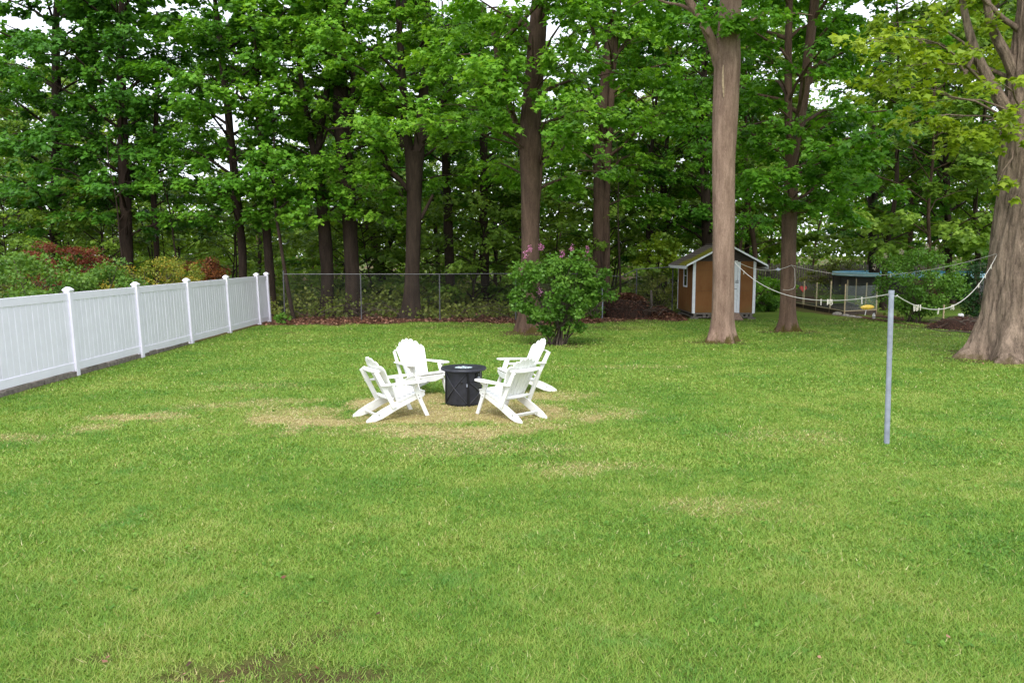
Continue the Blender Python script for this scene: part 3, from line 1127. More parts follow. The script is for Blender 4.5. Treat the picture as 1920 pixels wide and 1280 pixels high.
# diagonal wires, zig-zag woven: two families of thin strips
mw = MB()
xa, xb = rail[0][0], rail[-1][0]
zt = lambda x: np.interp(x, [p[0] for p in rail], [p[2] for p in rail]) - .02
stp = .085
wv, wf = [], []
xx = xa - 1.8
while xx < xb:
    for sgn in (1, -1):
        x0, z0 = (xx, .02) if sgn > 0 else (xx + 1.8, .02)
        x1 = x0 + sgn * 1.9
        pts2 = []
        for t in np.linspace(0, 1, 20):
            X, Z = x0 + (x1 - x0) * t, z0 + 1.9 * t
            if xa <= X <= xb and Z <= zt(X):
                pts2.append((X, Z))
        if len(pts2) > 1:
            (X0, Z0), (X1, Z1) = pts2[0], pts2[-1]
            ya_ = float(np.interp(X0, [p[0] for p in rail], [p[1] for p in rail])) + .004 * sgn
            yb_ = float(np.interp(X1, [p[0] for p in rail], [p[1] for p in rail])) + .004 * sgn
            wdt = .0010
            nx, nz_ = -(Z1 - Z0), (X1 - X0)
            l = math.hypot(nx, nz_)
            nx, nz_ = nx / l * wdt, nz_ / l * wdt
            mw.add([(X0 - nx, ya_, Z0 - nz_), (X0 + nx, ya_, Z0 + nz_), (X1 + nx, yb_, Z1 + nz_), (X1 - nx, yb_, Z1 - nz_),
                    (X0, ya_ + .004, Z0), (X1, yb_ + .004, Z1)], [(0, 1, 2, 3), (0, 3, 5, 4), (1, 4, 5, 2)])
    xx += stp
tag(mw.build("wire_mesh", M['wire'], clf, False, off), kind="stuff")

# ------------------------------------------------------------------ adirondack chairs
def scallop(nsl=7, wb=.47, wt=.62, h=.78):
    """outlines of the back slats: (list of polygons) in (u across, v up the back)."""
    out = []
    for k in range(nsl):
        c = (k - (nsl - 1) / 2) / nsl
        e = abs(k - (nsl - 1) / 2) / ((nsl - 1) / 2)
        top = h - .16 * e ** 2.0
        u0b, u1b = c * wb - wb / nsl / 2 + .003, c * wb + wb / nsl / 2 - .003
        u0t, u1t = c * wt - wt / nsl / 2 + .0015, c * wt + wt / nsl / 2 - .0015
        sl = -.05 * np.sign(k - (nsl - 1) / 2) * e
        poly = [(u0b, 0), (u1b, 0), (u1t, top - .05 + sl * .6)]
        for t in (.2, .5, .8):
            a = math.pi * t
            poly.append(((u0t + u1t) / 2 + (u1t - u0t) / 2 * math.cos(a), top - .05 + sl * .6 * math.cos(a) + .055 * math.sin(a)))
        poly.append((u0t, top - .05 - sl * .6))
        out.append(poly)
    return out


def make_chair(label, loc, rz, seed):
    ch = empty("adirondack_chair", (*loc, 0), rz)     # local +Y is the way the chair faces
    tag(ch, label, "chair", "white chairs round the fire table")
    B = .004
    mat = M['chair']
    # stringers: long sloping side boards that form the back feet
    prof = [(.435, .335), (.425, .385), (.37, .405), (.28, .392), (-.05, .285), (-.30, .185), (-.47, .100), (-.560, .035), (-.565, .0), (-.43, .0), (-.30, .035), (-.05, .150), (.25, .265), (.40, .31)]
    for s in (-1, 1):
        x = s * .262
        MB().prism(prof, lambda a, b2: (x - .0135, a, b2), lambda a, b2: (x + .0135, a, b2)).build("stringer", mat, ch, bevel=B)
    # seat slats
    for k in range(6):
        y = .395 - k * .079
        z = .412 - .33 * (.395 - y) - (.012 if k == 0 else 0)
        rot = Matrix.Rotation(math.atan(.33) if k else -.25, 3, 'X')
        MB().box((0, y, z + .004), (.575, .070, .022), rot).build("seat_slat", mat, ch, bevel=B)
    # front apron with a curved lower edge
    ap = [(-.245, .37), (.245, .37), (.245, .30), (.15, .275), (.06, .255), (-.06, .255), (-.15, .275), (-.245, .30)]
    MB().prism(ap, lambda a, b2: (a, .405, b2), lambda a, b2: (a, .427, b2)).build("apron", mat, ch, bevel=B)
    # front legs, slanting forward to the ground
    for s in (-1, 1):
        x = s * .294
        q = [(.185, .548), (.285, .548), (.375, .27), (.495, .0), (.425, .0), (.285, .30)]
        leg = MB().prism(q, lambda a, b2: (x - .0135, a, b2), lambda a, b2: (x + .0135, a, b2)).build("front_leg", mat, ch, bevel=B)
        br = [(.20, .548), (.20, .43), (.235, .43), (.26, .50), (.33, .548)]
        MB().prism([(s * .0 + a, b2) for a, b2 in ((0, .546), (0, .42), (.03, .43), (.05, .49), (.115, .546))],
                   lambda a, b2: (x + s * (.0145 + a), .215, b2), lambda a, b2: (x + s * (.0145 + a), .240, b2)).build("bracket", mat, leg, bevel=.003)
        for (yy, zz) in ((.30, .35), (.32, .30)):
            MB().lathe([(.009, -.004), (.009, .004), (.004, .007)], 8).build("bolt", M['bolt'], leg).matrix_local = \
                Matrix.Translation((x + s * .015, yy, zz)) @ Matrix.Rotation(s * math.pi / 2, 4, 'Y')
    # arms: paddle-shaped boards
    for s in (-1, 1):
        arm = [(.27, -.33), (.335, -.33), (.375, -.1), (.425, .12), (.435, .28), (.42, .375), (.385, .415), (.335, .420), (.290, .395), (.272, .33), (.27, .1)]
        pts2 = [(s * a, b2) for a, b2 in arm]
        MB().prism(pts2, lambda a, b2: (a, b2, .550 + .02 * b2), lambda a, b2: (a, b2, .575 + .02 * b2)).build("arm", mat, ch, bevel=.005)
    # back: fanned slats, leaning
    lean = R(27)
    bo = Vector((0, -.055, .275))
    vu, vn = Vector((0, -math.sin(lean), math.cos(lean))), Vector((0, math.cos(lean), math.sin(lean)))

    def bk(u, v, d):
        cv = .035 * (u / .28) ** 2      # shallow dish of the back
        return bo + Vector((u, 0, 0)) + vu * v + vn * (d + cv)
    for poly in scallop():
        MB().prism(poly, lambda a, b2: bk(a, b2, -.011), lambda a, b2: bk(a, b2, .011)).build("back_slat", mat, ch, bevel=.003)
    # uprights behind the back
    for s in (-1, 1):
        a = Vector((s * .290, -.105, .19))
        b2 = a + vu * .64 + Vector((-s * .012, 0, 0))
        MB().beam(a, b2, .026, .075, up=vn).build("upright", mat, ch, bevel=B)
    # cross rails
    def rail_poly(w, d0, d1, n=7):
        top = [(-w / 2 + w * i / n, d0 + d1 * (2 * i / n - 1) ** 2 * 0) for i in range(n + 1)]
        bot = [(w / 2 - w * i / n, d0 + .045 + d1 * (1 - (2 * (1 - i / n) - 1) ** 2)) for i in range(n + 1)]
        return top + bot
    for v, w, dd in ((.565, .60, .035), (.07, .56, .02)):
        pts2 = [(a, -b2 - .0) for a, b2 in rail_poly(w, .02, dd)]
        MB().prism(pts2, lambda a, b2: bo + Vector((a, 0, 0)) + vu * v + vn * b2, lambda a, b2: bo + Vector((a, 0, 0)) + vu * (v + .026) + vn * b2).build("cross_rail", mat, ch, bevel=B)
    MB().box((0, -.36, .085), (.497, .022, .055), Matrix.Rotation(.5, 3, 'X')).build("stretcher", mat, ch, bevel=B)
    for s in (-1, 1):
        for (yy, zz) in ((-.36, .10), (-.13, .215)):
            o = MB().lathe([(.010, -.004), (.010, .004), (.004, .007)], 8).build("bolt", M['bolt'], ch)
            o.matrix_local = Matrix.Translation((s * .278, yy, zz)) @ Matrix.Rotation(s * math.pi / 2, 4, 'Y')
    return ch


def yaw(deg):      # facing direction angle from +X -> rotation of local +Y
    return R(deg) - math.pi / 2


make_chair("white slatted adirondack chair at the near left, seen from its side and back", (-1.89, 12.06), yaw(34), 1)
make_chair("white adirondack chair at the near right, its slatted back turned to the viewer", (-.03, 12.07), yaw(132), 2)
make_chair("white adirondack chair behind and left of the fire table, facing the viewer", (-1.72, 14.16), yaw(-48), 3)
make_chair("white adirondack chair behind and right of the fire table, facing left", (.22, 14.34), yaw(198), 4)

# ------------------------------------------------------------------ fire table
pit = empty("fire_pit_table", (PIT[0], PIT[1], 0), R(12))
tag(pit, "round black metal fire pit table with crossed bars on its drum", "fire pit")
RB = .305
NS = 40
MB().lathe([(RB - .012, .015), (RB, .02), (RB, .585), (RB - .01, .59)], NS).build("drum", M['black_metal'], pit, True)
MB().lathe([(RB + .006, .0), (RB + .010, .004), (RB + .010, .03), (RB + .004, .034)], NS).build("base_ring", M['black_trim'], pit, True)
tt = MB()
prof = [(.30, .586), (.378, .586), (.392, .594), (.392, .618), (.384, .628), (.165, .630), (.158, .626), (.155, .600)]
n0 = 48
tt.lathe(prof, n0)
tt.f = tt.f[:-2]
tt.build("table_top", M['black_metal'], pit, True)
MB().lathe([(.156, .596), (.156, .604), (.05, .606)], 32).build("burner_bowl", M['black_trim'], pit)
gb = MB()
rg = random.Random(9)
for k in range(170):
    a, q = rg.uniform(0, 6.283), .148 * math.sqrt(rg.uniform(0, 1))
    s = rg.uniform(.010, .019)
    gb.box((q * math.cos(a), q * math.sin(a), .612 + rg.uniform(0, .022) * (1 - q / .2)), (s, s * rg.uniform(.6, 1), s * .8),
           Matrix.Rotation(rg.uniform(0, 3), 3, 'Z') @ Matrix.Rotation(rg.uniform(0, 3), 3, 'X'))
tag(gb.build("fire_glass", M['glass_bead'], pit), kind="stuff")
npan = 4


def drum_pt(a, z, r):
    return (r * math.cos(a), r * math.sin(a), z)


for k in range(npan):
    a0 = R(-90 + 6) + k * math.pi / 2
    # flat vertical post between two panels
    m = MB()
    m.beam(drum_pt(a0, .0, RB + .008), drum_pt(a0, .586, RB + .008), .034, .022, up=(math.cos(a0), math.sin(a0), 0))
    m.build("panel_post", M['black_trim'], pit, bevel=.003)
    a1 = a0 + math.pi / 2
    lo_z, hi_z = .05, (.56 if k != 0 else .40)
    for (za, zb) in ((lo_z, hi_z), (hi_z, lo_z)):
        pts = [drum_pt(a0 + .10 + (a1 - a0 - .20) * t, za + (zb - za) * t, RB + .006) for t in np.linspace(0, 1, 11)]
        MB().tube(pts, .010, 6).build("cross_bar", M['black_bar'], pit, True)
m = MB()
pts = [drum_pt(R(-84) + t, .415, RB + .004) for t in np.linspace(.08, math.pi / 2 - .08, 9)]
m.tube(pts, .005, 6)
m.build("panel_seam", M['black_trim'], pit, True)
ak = R(-90 + 6) + .66
cpn = MB().box((0, 0, 0), (.12, .012, .12)).build("control_panel", M['black_trim'], pit, bevel=.004)
cpn.matrix_local = Matrix.Translation(drum_pt(ak, .50, RB + .004)) @ Matrix.Rotation(ak + math.pi / 2, 4, 'Z')
kn = MB().lathe([(.022, 0), (.022, .018), (.017, .024)], 16).build("control_knob", M['galv'], cpn, True)
kn.matrix_local = Matrix.Translation((.0, -.007, -.022)) @ Matrix.Rotation(math.pi / 2, 4, 'X')
kn = MB().lathe([(.010, 0), (.010, .014), (.006, .018)], 12).build("igniter_button", M['galv'], cpn, True)
kn.matrix_local = Matrix.Translation((.0, -.007, .032)) @ Matrix.Rotation(math.pi / 2, 4, 'X')
ah = R(-84) - .35
kn = MB().lathe([(.014, 0), (.014, .012), (.019, .02), (.010, .026)], 12).build("door_knob", M['black_trim'], pit, True)
kn.matrix_local = Matrix.Translation(drum_pt(ah, .41, RB)) @ Matrix.Rotation(ah, 4, 'Z') @ Matrix.Rotation(math.pi / 2, 4, 'Y')
MB().box((0, 0, 0), (.02, .02, .05)).build("latch", M['galv'], pit).matrix_local = Matrix.Translation(drum_pt(R(-84) - .07, .36, RB + .008))

# ------------------------------------------------------------------ garden shed
SX, SY, SW, SD, FZ, WH = 7.10, 30.35, 2.42, 2.75, .25, 2.02
shed = empty("garden_shed", (SX, SY, 0))
tag(shed, "small brown garden shed with white trim and mossy gabled roof", "shed")
zt_ = FZ + WH
T = .05


def sbox(name, mat, x0, x1, y0, y1, z0, z1, par=shed, bevel=.0):
    return MB().box(((x0 + x1) / 2, (y0 + y1) / 2, (z0 + z1) / 2), (x1 - x0, y1 - y0, z1 - z0)).build(name, mat, par, bevel=bevel)


DX0, DX1 = .80, 1.83         # doorway
seams = [FZ, FZ + .86, FZ + 1.66, zt_]
# front wall boards left and right of the door, three sheets each with a fine seam between
for (xa, xb) in ((.0, DX0 - .045), (DX1 + .015, SW)):
    for k in range(3):
        sbox("wall_panel", M['siding'], xa, xb, 0, T, seams[k] + .004, seams[k + 1] - .004)
    sbox("wall_backing", M['gable'], xa, xb, T, T + .02, FZ, zt_)
for k in range(2):
    sbox("wall_panel", M['siding'], 0, T, T + .022, SD / 2 - .003 if k == 0 else SD, FZ if True else 0, zt_) if k == 0 else \
        sbox("wall_panel", M['siding'], 0, T, SD / 2 + .003, SD - T, FZ, zt_)
sbox("wall_panel", M['siding'], SW - T, SW, T + .022, SD - T, FZ, zt_)
sbox("wall_panel", M['siding'], 0, SW, SD - T + .002, SD, FZ, zt_)
# gables
PK = 2.92
for y in (0.0, SD - T):
    MB().prism([(-.02, zt_), (SW + .02, zt_), (SW / 2, PK - .06)], lambda a, b2: (a, y + .004, b2), lambda a, b2: (a, y + T - .004, b2)).build("gable", M['gable'], shed)
# door with white battens
door = sbox("door", M['siding'], DX0, DX1 - .24, .012, .045, FZ + .01, zt_ - .01)
sbox("door_batten", M['trimwhite'], DX1 - .235, DX1 - .115, -.012, .03, FZ + .01, zt_ + .02, door, .003)
sbox("jamb", M['trimwhite'], DX1 - .105, DX1 + .005, -.006, .05, FZ - .0, zt_ - .03, shed, .003)
sbox("jamb", M['trimwhite'], DX0 - .04, DX0 - .006, -.008, .05, FZ, zt_ - .03, shed, .003)
hd = MB().tube([(DX1 - .19, -.03, FZ + 1.25), (DX1 - .12, -.05, FZ + 1.27), (DX1 - .06, -.03, FZ + 1.26)], .012, 6).build("door_handle", M['bolt'], door, True)
sbox("hasp", M['bolt'], DX1 - .20, DX1 - .06, -.02, -.013, FZ + 1.17, FZ + 1.21, door)
sbox("hinge_plate", M['bolt'], DX1 - .22, DX1 - .12, -.018, -.0125, FZ + .92, FZ + .945, door)
# corner trim
for (xa, xb, y0, y1) in ((-.022, .085, -.022, -.001), (SW - .085, SW + .022, -.022, -.001)):
    sbox("corner_trim", M['trimwhite'], xa, xb, y0, y1, FZ - .02, zt_ + .03, shed, .003)
sbox("corner_trim", M['trimwhite'], -.022, -.001, -.0005, .06, FZ - .02, zt_ - .02, shed, .002)
sbox("corner_trim", M['trimwhite'], -.022, -.001, SD - .05, SD + .02, FZ - .02, zt_ - .05, shed, .002)
# side window
wy0, wy1, wz0, wz1 = 1.05, 1.62, FZ + 1.02, FZ + 1.82
win = sbox("window", M['dark_glass'], -.008, -.002, wy0, wy1, wz0, wz1)
for (a, b2, c, d) in ((wy0 - .05, wy0, wz0 - .05, wz1 + .05), (wy1, wy1 + .05, wz0 - .05, wz1 + .05)):
    sbox("window_frame", M['trimwhite'], -.028, -.0015, a, b2, c, d, win)
for (c, d) in ((wz0 - .06, wz0), (wz1, wz1 + .05), ((wz0 + wz1) / 2 - .012, (wz0 + wz1) / 2 + .012)):
    sbox("window_frame", M['trimwhite'], -.032 if d - c > .03 else -.02, -.0015, wy0 + .001, wy1 - .001, c, d, win)
# roof: two slopes, each laid in shingle courses
OH, OE = .34, .36              # overhang at the gable ends, at the eaves
ez = zt_ - OE * (PK - zt_) / (SW / 2) + .02
rm = MB()
for s in (-1, 1):
    xe = -OE if s < 0 else SW + OE
    rm.add([(xe, -OH, ez), (xe, SD + .25, ez), (SW / 2 + s * .001, SD + .25, PK), (SW / 2 + s * .001, -OH, PK),
           (xe, -OH, ez - .05), (xe, SD + .25, ez - .05), (SW / 2 + s * .001, SD + .25, PK - .05), (SW / 2 + s * .001, -OH, PK - .05)],
          [(0, 1, 2, 3), (7, 6, 5, 4), (0, 4, 5, 1), (1, 5, 6, 2), (3, 2, 6, 7), (0, 3, 7, 4)])
roof = rm.build("roof", M['gable'], shed)
for s in (-1, 1):
    xe = -OE if s < 0 else SW + OE
    nc = 9
    for k in range(nc):
        t0, t1 = k / nc - .015, (k + 1) / nc + .03
        x0, z0 = xe + (SW / 2 - xe) * t0, ez + (PK - ez) * t0
        x1, z1 = xe + (SW / 2 - xe) * min(1, t1), ez + (PK - ez) * min(1, t1)
        yy0, yy1 = -OH - .02, SD + .27
        m = MB()
        m.add([(x0, yy0, z0 + .030), (x0, yy1, z0 + .030), (x1, yy1, z1 + .010), (x1, yy0, z1 + .010),
               (x0, yy0, z0 + .004), (x0, yy1, z0 + .004), (x1, yy1, z1 + .003), (x1, yy0, z1 + .003)],
              [(0, 1, 2, 3), (7, 6, 5, 4), (0, 4, 5, 1), (1, 5, 6, 2), (3, 2, 6, 7), (0, 3, 7, 4)])
        m.build("shingle_course", M['moss_shingle'] if s < 0 else M['shingle'], roof)
    # rake board and eave board, white
    m = MB()
    y0, y1 = -OH - .045, -OH - .021
    m.add([(xe - s * -.0, y0, ez - .035), (xe, y0, ez + .035), (SW / 2, y0, PK + .035), (SW / 2, y0, PK - .035),
           (xe, y1, ez - .035), (xe, y1, ez + .035), (SW / 2, y1, PK + .035), (SW / 2, y1, PK - .035)],
          [(0, 1, 2, 3), (7, 6, 5, 4), (0, 4, 5, 1), (1, 5, 6, 2), (3, 2, 6, 7), (0, 3, 7, 4)])
    m.build("rake_board", M['trimwhite'], roof)
    sbox("eave_board", M['trimwhite'], xe - .022 if s < 0 else xe + .002, xe - .002 if s < 0 else xe + .022, -OH - .02, SD + .25, ez - .13, ez + .02, roof, .003)
MB().tube([(SW / 2, -OH - .02, PK + .018), (SW / 2, SD + .27, PK + .018)], .035, 6).build("ridge_cap", M['shingle'], roof)
# pallet base
base_ = MB()
for (z0, z1) in ((.19, .245), (.06, .10)):
    sbox("pallet_board", M['pallet'], .02, SW - .02, .0 - .01, .09, z0, z1)
    sbox("pallet_board", M['pallet'], .02, .12, .10, SD - .02, z0, z1)
    sbox("pallet_board", M['pallet'], SW - .12, SW - .02, .10, SD - .02, z0, z1)
for xa in (.05, .42, .62, 1.9, 2.1, 2.26):
    sbox("pallet_block", M['pallet'], xa, xa + .10, .005, .10, .101, .189)
sbox("pallet_floor", M['gable'], .13, SW - .13, .11, SD - .05, .02, .243)
for (xa, ya) in ((-.06, .02), (SW - .22, .02), (-.04, SD - .4)):
    sbox("foundation_block", M['concrete'], xa, xa + .30, ya, ya + .2, -.03, .058)
rp = empty("door_ramp", (SX + DX0 + .05, SY - .55, 0))
tag(rp, "small ramp of reddish planks below the shed door", "ramp")
for k in range(5):
    y = k * .128
    z = .04 + .22 * k / 5
    MB().box((.48, y, z), (1.0, .118, .03), Matrix.Rotation(.33, 3, 'X')).build("plank", M['rampwood'], rp, bevel=.004)
for xa in (.06, .9):
    MB().beam((xa, -.05, -.02), (xa, .50, .165), .05, .05).build("bearer", M['rampwood'], rp)

# ------------------------------------------------------------------ clothes pole, lines and pegs
pb = G(1662.5, 831)
PY = pb[1]
ptp = at(1671.5, 546, PY)
pole = empty("clothesline_pole", pb)
tag(pole, "tall bare grey steel clothesline pole standing in the lawn", "pole")
pts = [pb + (ptp - pb) * t for t in (-.03, .32, .325, .66, 1.0)]
MB().tube([pts[0], pts[1]], .035, 16).build("lower_tube", M['galv'], pole, True, pb)
MB().tube([pb + (ptp - pb) * .3205, pts[4]], .0335, 16).build("upper_tube", M['galv'], pole, True, pb)
MB().tube([pts[1] - np.array((0, 0, .004)), pts[1] + np.array((0, 0, .008))], .0372, 16).build("joint_ring", M['galv'], pole, True, pb)
MB().tube([ptp - np.array((0, 0, .03)), ptp + np.array((0, 0, .012))], .037, 16).build("pole_cap", M['galv'], pole, True, pb)
hk = ptp + np.array((0, 0, -.06))
MB().tube([hk + np.array((-.05, 0, .0)), hk, hk + np.array((.06, 0, -.01)), hk + np.array((.085, 0, .01))], .007, 6).build("hook", M['bolt'], pole, True, pb)


def line3(a, b, sag, n=24):
    a, b = np.asarray(a), np.asarray(b)
    out = []
    for t in np.linspace(0, 1, n):
        p = a + (b - a) * t
        p[2] -= sag * 4 * t * (1 - t)
        out.append(p)
    return out


T15, T16, TM = G(1353, 640), G(1475, 620), G(1900, 672)
A15 = at(1377, 491, T15[1] - .30)
A16 = at(1484, 497, T16[1] - .26)
AM = at(1869, 478, TM[1] - .1)
pole_l = hk + np.array((-.035, 0, .02))
pole_r = hk + np.array((.075, 0, .0))
ropes = [
    ("pale clothesline sagging from the pale bare trunk to the steel pole", line3(A15, pole_l, .45)),
    ("pale clothesline sagging deeply from the steel pole to the huge right trunk", line3(pole_r, AM, .62)),
    ("thin clothesline between the pale trunk and the trunk with a mossy foot", line3(A15 + np.array((.02, -.02, .03)), A16, .22)),
    ("long thin clothesline from the mossy footed trunk to the huge right trunk", line3(A16, AM + np.array((0, .0, .03)), .42)),
]
for lab, pts in ropes:
    o = MB().tube(pts, .0070 if 'pale' in lab[:5] else .0058, 6).build("clothesline", M['rope'], None, True)
    tag(o, lab, "clothesline", "clotheslines across the right of the lawn")
rp_ = [at(1484, 497, T16[1] - .27), at(1490, 504, T16[1] - .29), at(1491, 535, T16[1] - .30), at(1488, 541, T16[1] - .32), at(1478, 544, T16[1] - .34), at(1468, 543, T16[1] - .30)]
tag(MB().tube(rp_, .007, 6).build("rope_end", M['rope'], None, True), "loose rope end hanging down the trunk with the mossy foot", "rope")


def peg(p, rot, label, n=1):
    o = empty("clothespin", p, rot)
    tag(o, label, "clothespin", "clothespins on the clotheslines")
    for k in range(n):
        for s in (-1, 1):
            m = MB()
            xo = k * .034 - (n - 1) * .017 + random.uniform(-.005, .005)
            lz = random.uniform(-.016, .012)
            m.beam((xo + s * .002, -.004 * s, .022), (xo + s * .011 + random.uniform(-.006, .006), .004 * s + random.uniform(-.02, .02), -.066 + lz), .009, .008, up=(0, 1, 0))
            m.build("prong", M['peg'], o)
    return o


def on_line(i, t):
    pts = ropes[i][1]
    return pts[int(round(t * (len(pts) - 1)))]


peg(on_line(0, .90), .3, "clothespin on the left line, the one nearest the steel pole")
peg(on_line(0, .80), .1, "three clothespins clipped together on the left line near the pole", 3)
peg(on_line(0, .72), .5, "single clothespin on the left line, third from the steel pole")
peg(on_line(0, .13), .8, "clothespin on the pale line in front of the shed's right corner")
peg(on_line(1, .13), .1, "thick bunch of clothespins on the right line beside the pole", 4)
peg(on_line(1, .30), .2, "clothespin on the right line, second from the steel pole")
peg(on_line(1, .43), .4, "splayed pair of clothespins on the right line, third from the pole", 2)
peg(on_line(1, .74), .1, "clothespin on the right line where it climbs, lower of three")
peg(on_line(1, .83), .1, "clothespin on the right line where it climbs, middle of three")
peg(on_line(1, .92), .1, "clothespin on the right line where it climbs, nearest the huge trunk")
peg(on_line(3, .57), .1, "lone clothespin on the upper long line in front of the pale flowered shrub")
pl = on_line(2, .72)
pu = empty("line_pulley", pl)
tag(pu, "small blue grey pulley on the thin line right of the shed", "pulley")
MB().lathe([(.03, -.014), (.05, -.010), (.036, 0), (.05, .010), (.03, .014)], 14).build("wheel", M['galv'], pu, True).rotation_euler = (math.pi / 2, 0, 0)
MB().box((0, -.024, 0), (.14, .008, .035)).build("bracket", M['galv'], pu)
MB().box((0, .024, 0), (.14, .008, .035)).build("bracket", M['galv'], pu)

# ------------------------------------------------------------------ film-walled garden bed on the right
gc = G(1583, 591)
gl = np.array((gc[0] - .05, 38.2, 0))
gr_ = np.array((gc[0] + 1.75, gc[1] + .9, 0))
gb2 = np.array((gc[0] + 2.9, 38.8, 0))
pen = empty("garden_enclosure", gc)
tag(pen, "garden bed fenced with clear film on thin wooden stakes", "enclosure")


def wall_run(a, b, n, name_h=1.32, last=True):
    d = b - a
    for k in range(n + (1 if last else 0)):
        p = a + d * k / n
        jx = random.uniform(-.03, .03)
        hh = name_h * random.uniform(.94, 1.04)
        MB().beam(p + np.array((0, 0, -.05)), p + np.array((jx, jx * .5, hh)), .05, .035, up=(0, 1, 0)).build("stake", M['stake'], pen, False, gc)
    MB().beam(a + np.array((0, 0, .07)), b + np.array((0, 0, .07)), .04, .17).build("base_board", M['darkboard'], pen, False, gc)
    MB().beam(a + np.array((0, -.0, .172)), b + np.array((0, 0, .172)), .055, .03).build("board_cap", M['stake'], pen, False, gc)
    # wavy film a few millimetres off the stakes
    nn = n * 6
    V, Fq = [], []
    nr = nrm(np.array((d[1], -d[0], 0)))
    for i in range(nn + 1):
        for j in range(5):
            p = a + d * i / nn + nr * (.032 + .010 * math.sin(i * 1.9 + j * 2.1) * math.sin(math.pi * (i % 6) / 6))
            p = p + np.array((0, 0, .19 + (name_h - .27) * j / 4 - .02 * math.sin(math.pi * (i % 6) / 6) * (j == 4)))
            V.append(p - gc)
    for i in range(nn):
        for j in range(4):
            q = i * 5 + j
            Fq.append((q, q + 5, q + 6, q + 1))
    link("film", np_mesh("film", np.array(V), np.array(Fq)), M['film'], pen, True)


wall_run(gl, gc, 4, last=False)
wall_run(gc, gr_, 1)
wall_run(gr_, gb2, 3)
# soil in the bed
sv, sf = [], []
NX, NYY = 14, 14
for i in range(NX + 1):
    for j in range(NYY + 1):
        u, v = i / NX, j / NYY
        p = (gc * (1 - u) + gr_ * u) * (1 - v) + (gl * (1 - u) + gb2 * u) * v
        h_ = .10 + .16 * math.sin(math.pi * min(1, u * 1.1)) * math.sin(math.pi * min(1, max(0, v * 1.9))) + random.uniform(-.02, .02)
        sv.append((p[0] - gc[0], p[1] - gc[1], h_))
for i in range(NX):
    for j in range(NYY):
        q = i * (NYY + 1) + j
        sf.append((q, q + NYY + 1, q + NYY + 2, q + 1))
M['soil'] = mat_plain("dark_soil", (.040, .028, .022), .95, 0, var=.4, scale=12, spec=.1, bumps=.8, bscale=30)
link("soil_bed", np_mesh("soil_bed", np.array(sv), np.array(sf)), M['soil'], pen, True)
# red heart-like tag and grey bucket by the left wall of the bed
p = at(1500, 541, 37.2)
hp = []
for k in range(20):
    t = 2 * math.pi * k / 20
    hp.append((.011 * 16 * math.sin(t) ** 3, .011 * (13 * math.cos(t) - 5 * math.cos(2 * t) - 2 * math.cos(3 * t) - math.cos(4 * t))))
ht = MB().prism(hp, lambda a, b2: (a, -.02, b2), lambda a, b2: (a, .02, b2)).build("red_ornament", M['red'], None, bevel=.006)
ht.location = p + np.array((.15, 0, 0))
tag(ht, "red rounded garden ornament seen through the film left of the bed", "ornament")
MB().tube([(0, .025, -.1), (0, .025, -p[2] - .05)], .012, 6).build("stem", M['stake'], ht)

# small things on the ground in front of the bed
yp = G(1622, 591)
yo = empty("yellow_garden_sign", yp)
tag(yo, "flat yellow oval garden sign on a short white stick", "garden sign")
m = MB().lathe([(.02, -.016), (.26, -.016), (.29, 0), (.26, .016), (.02, .016)], 28)
yd = m.build("oval_plate", M['yellow'], yo, True)
yd.location = (.08, 0, .34)
yd.rotation_euler = (R(78), R(-3), 0)
yd.scale = (1, .34, 1)
MB().tube([(0, .02, -.03), (.05, .02, .30)], .016, 8).build("stick", M['whiteplastic'], yo, True)
for k, (px, py, a, b2, h_, lab) in enumerate(((1571, 590, .26, .17, .14, "largest grey stone at the foot of the garden bed"), (1585, 592, .20, .14, .10, "grey stone next to the largest one by the garden bed"),
                                              (1597, 593.5, .22, .15, .08, "low grey stone in the middle of the row by the garden bed"), (1609, 595, .17, .13, .07, "small flat stone at the right end of the row"))):
    c = G(px, py)
    m = MB()
    rs = random.Random(k + 3)
    for i in range(5):
        ph = math.pi * .5 * i / 4
        for j in range(9):
            t = 2 * math.pi * j / 9
            kk = 1 + rs.uniform(-.13, .13)
            m.v.append((a * math.cos(ph) * math.cos(t) * kk, b2 * math.cos(ph) * math.sin(t) * kk, h_ * math.sin(ph) * kk - .02))
    for i in range(4):
        for j in range(9):
            m.f.append((i * 9 + j, i * 9 + (j + 1) % 9, i * 9 + 9 + (j + 1) % 9, i * 9 + 9 + j))
    o = m.build("stone", M['stone'], None, True)
    o.location = c
    tag(o, lab, "stone", "stones along the garden bed")
c = G(1638, 597)
bt = empty("white_bottle", c)
tag(bt, "small white bottle standing at the lawn edge left of the steel pole", "bottle")
MB().lathe([(.055, 0), (.06, .02), (.058, .13), (.03, .19), (.028, .22)], 14).build("body", M['whiteplastic'], bt, True)
MB().lathe([(.032, .221), (.032, .25), (.02, .256)], 12).build("cap", M['black_trim'], bt, True)
c = G(1768, 609)
stk = MB().beam(c + np.array((0, 0, -.05)), at(1770, 571, c[1]), .045, .045).build("wooden_stake", M['stake'], None, False, c, .004)
stk.location = c
tag(stk, "single pale wooden stake standing right of the flowered shrub", "stake")
c = G(1806, 612)
m = MB()
rs = random.Random(4)
for i in range(6):
    ph = math.pi * i / 5 - math.pi / 2
    for j in range(8):
        t = 2 * math.pi * j / 8
        kk = 1 + rs.uniform(-.3, .3)
        m.v.append((.10 * math.cos(ph) * math.cos(t) * kk, .07 * math.cos(ph) * math.sin(t) * kk, .07 + .075 * math.sin(ph) * kk))
for i in range(5):
    for j in range(8):
        m.f.append((i * 8 + j, i * 8 + (j + 1) % 8, i * 8 + 8 + (j + 1) % 8, i * 8 + 8 + j))
o = m.build("white_bag", M['whiteplastic'], None)
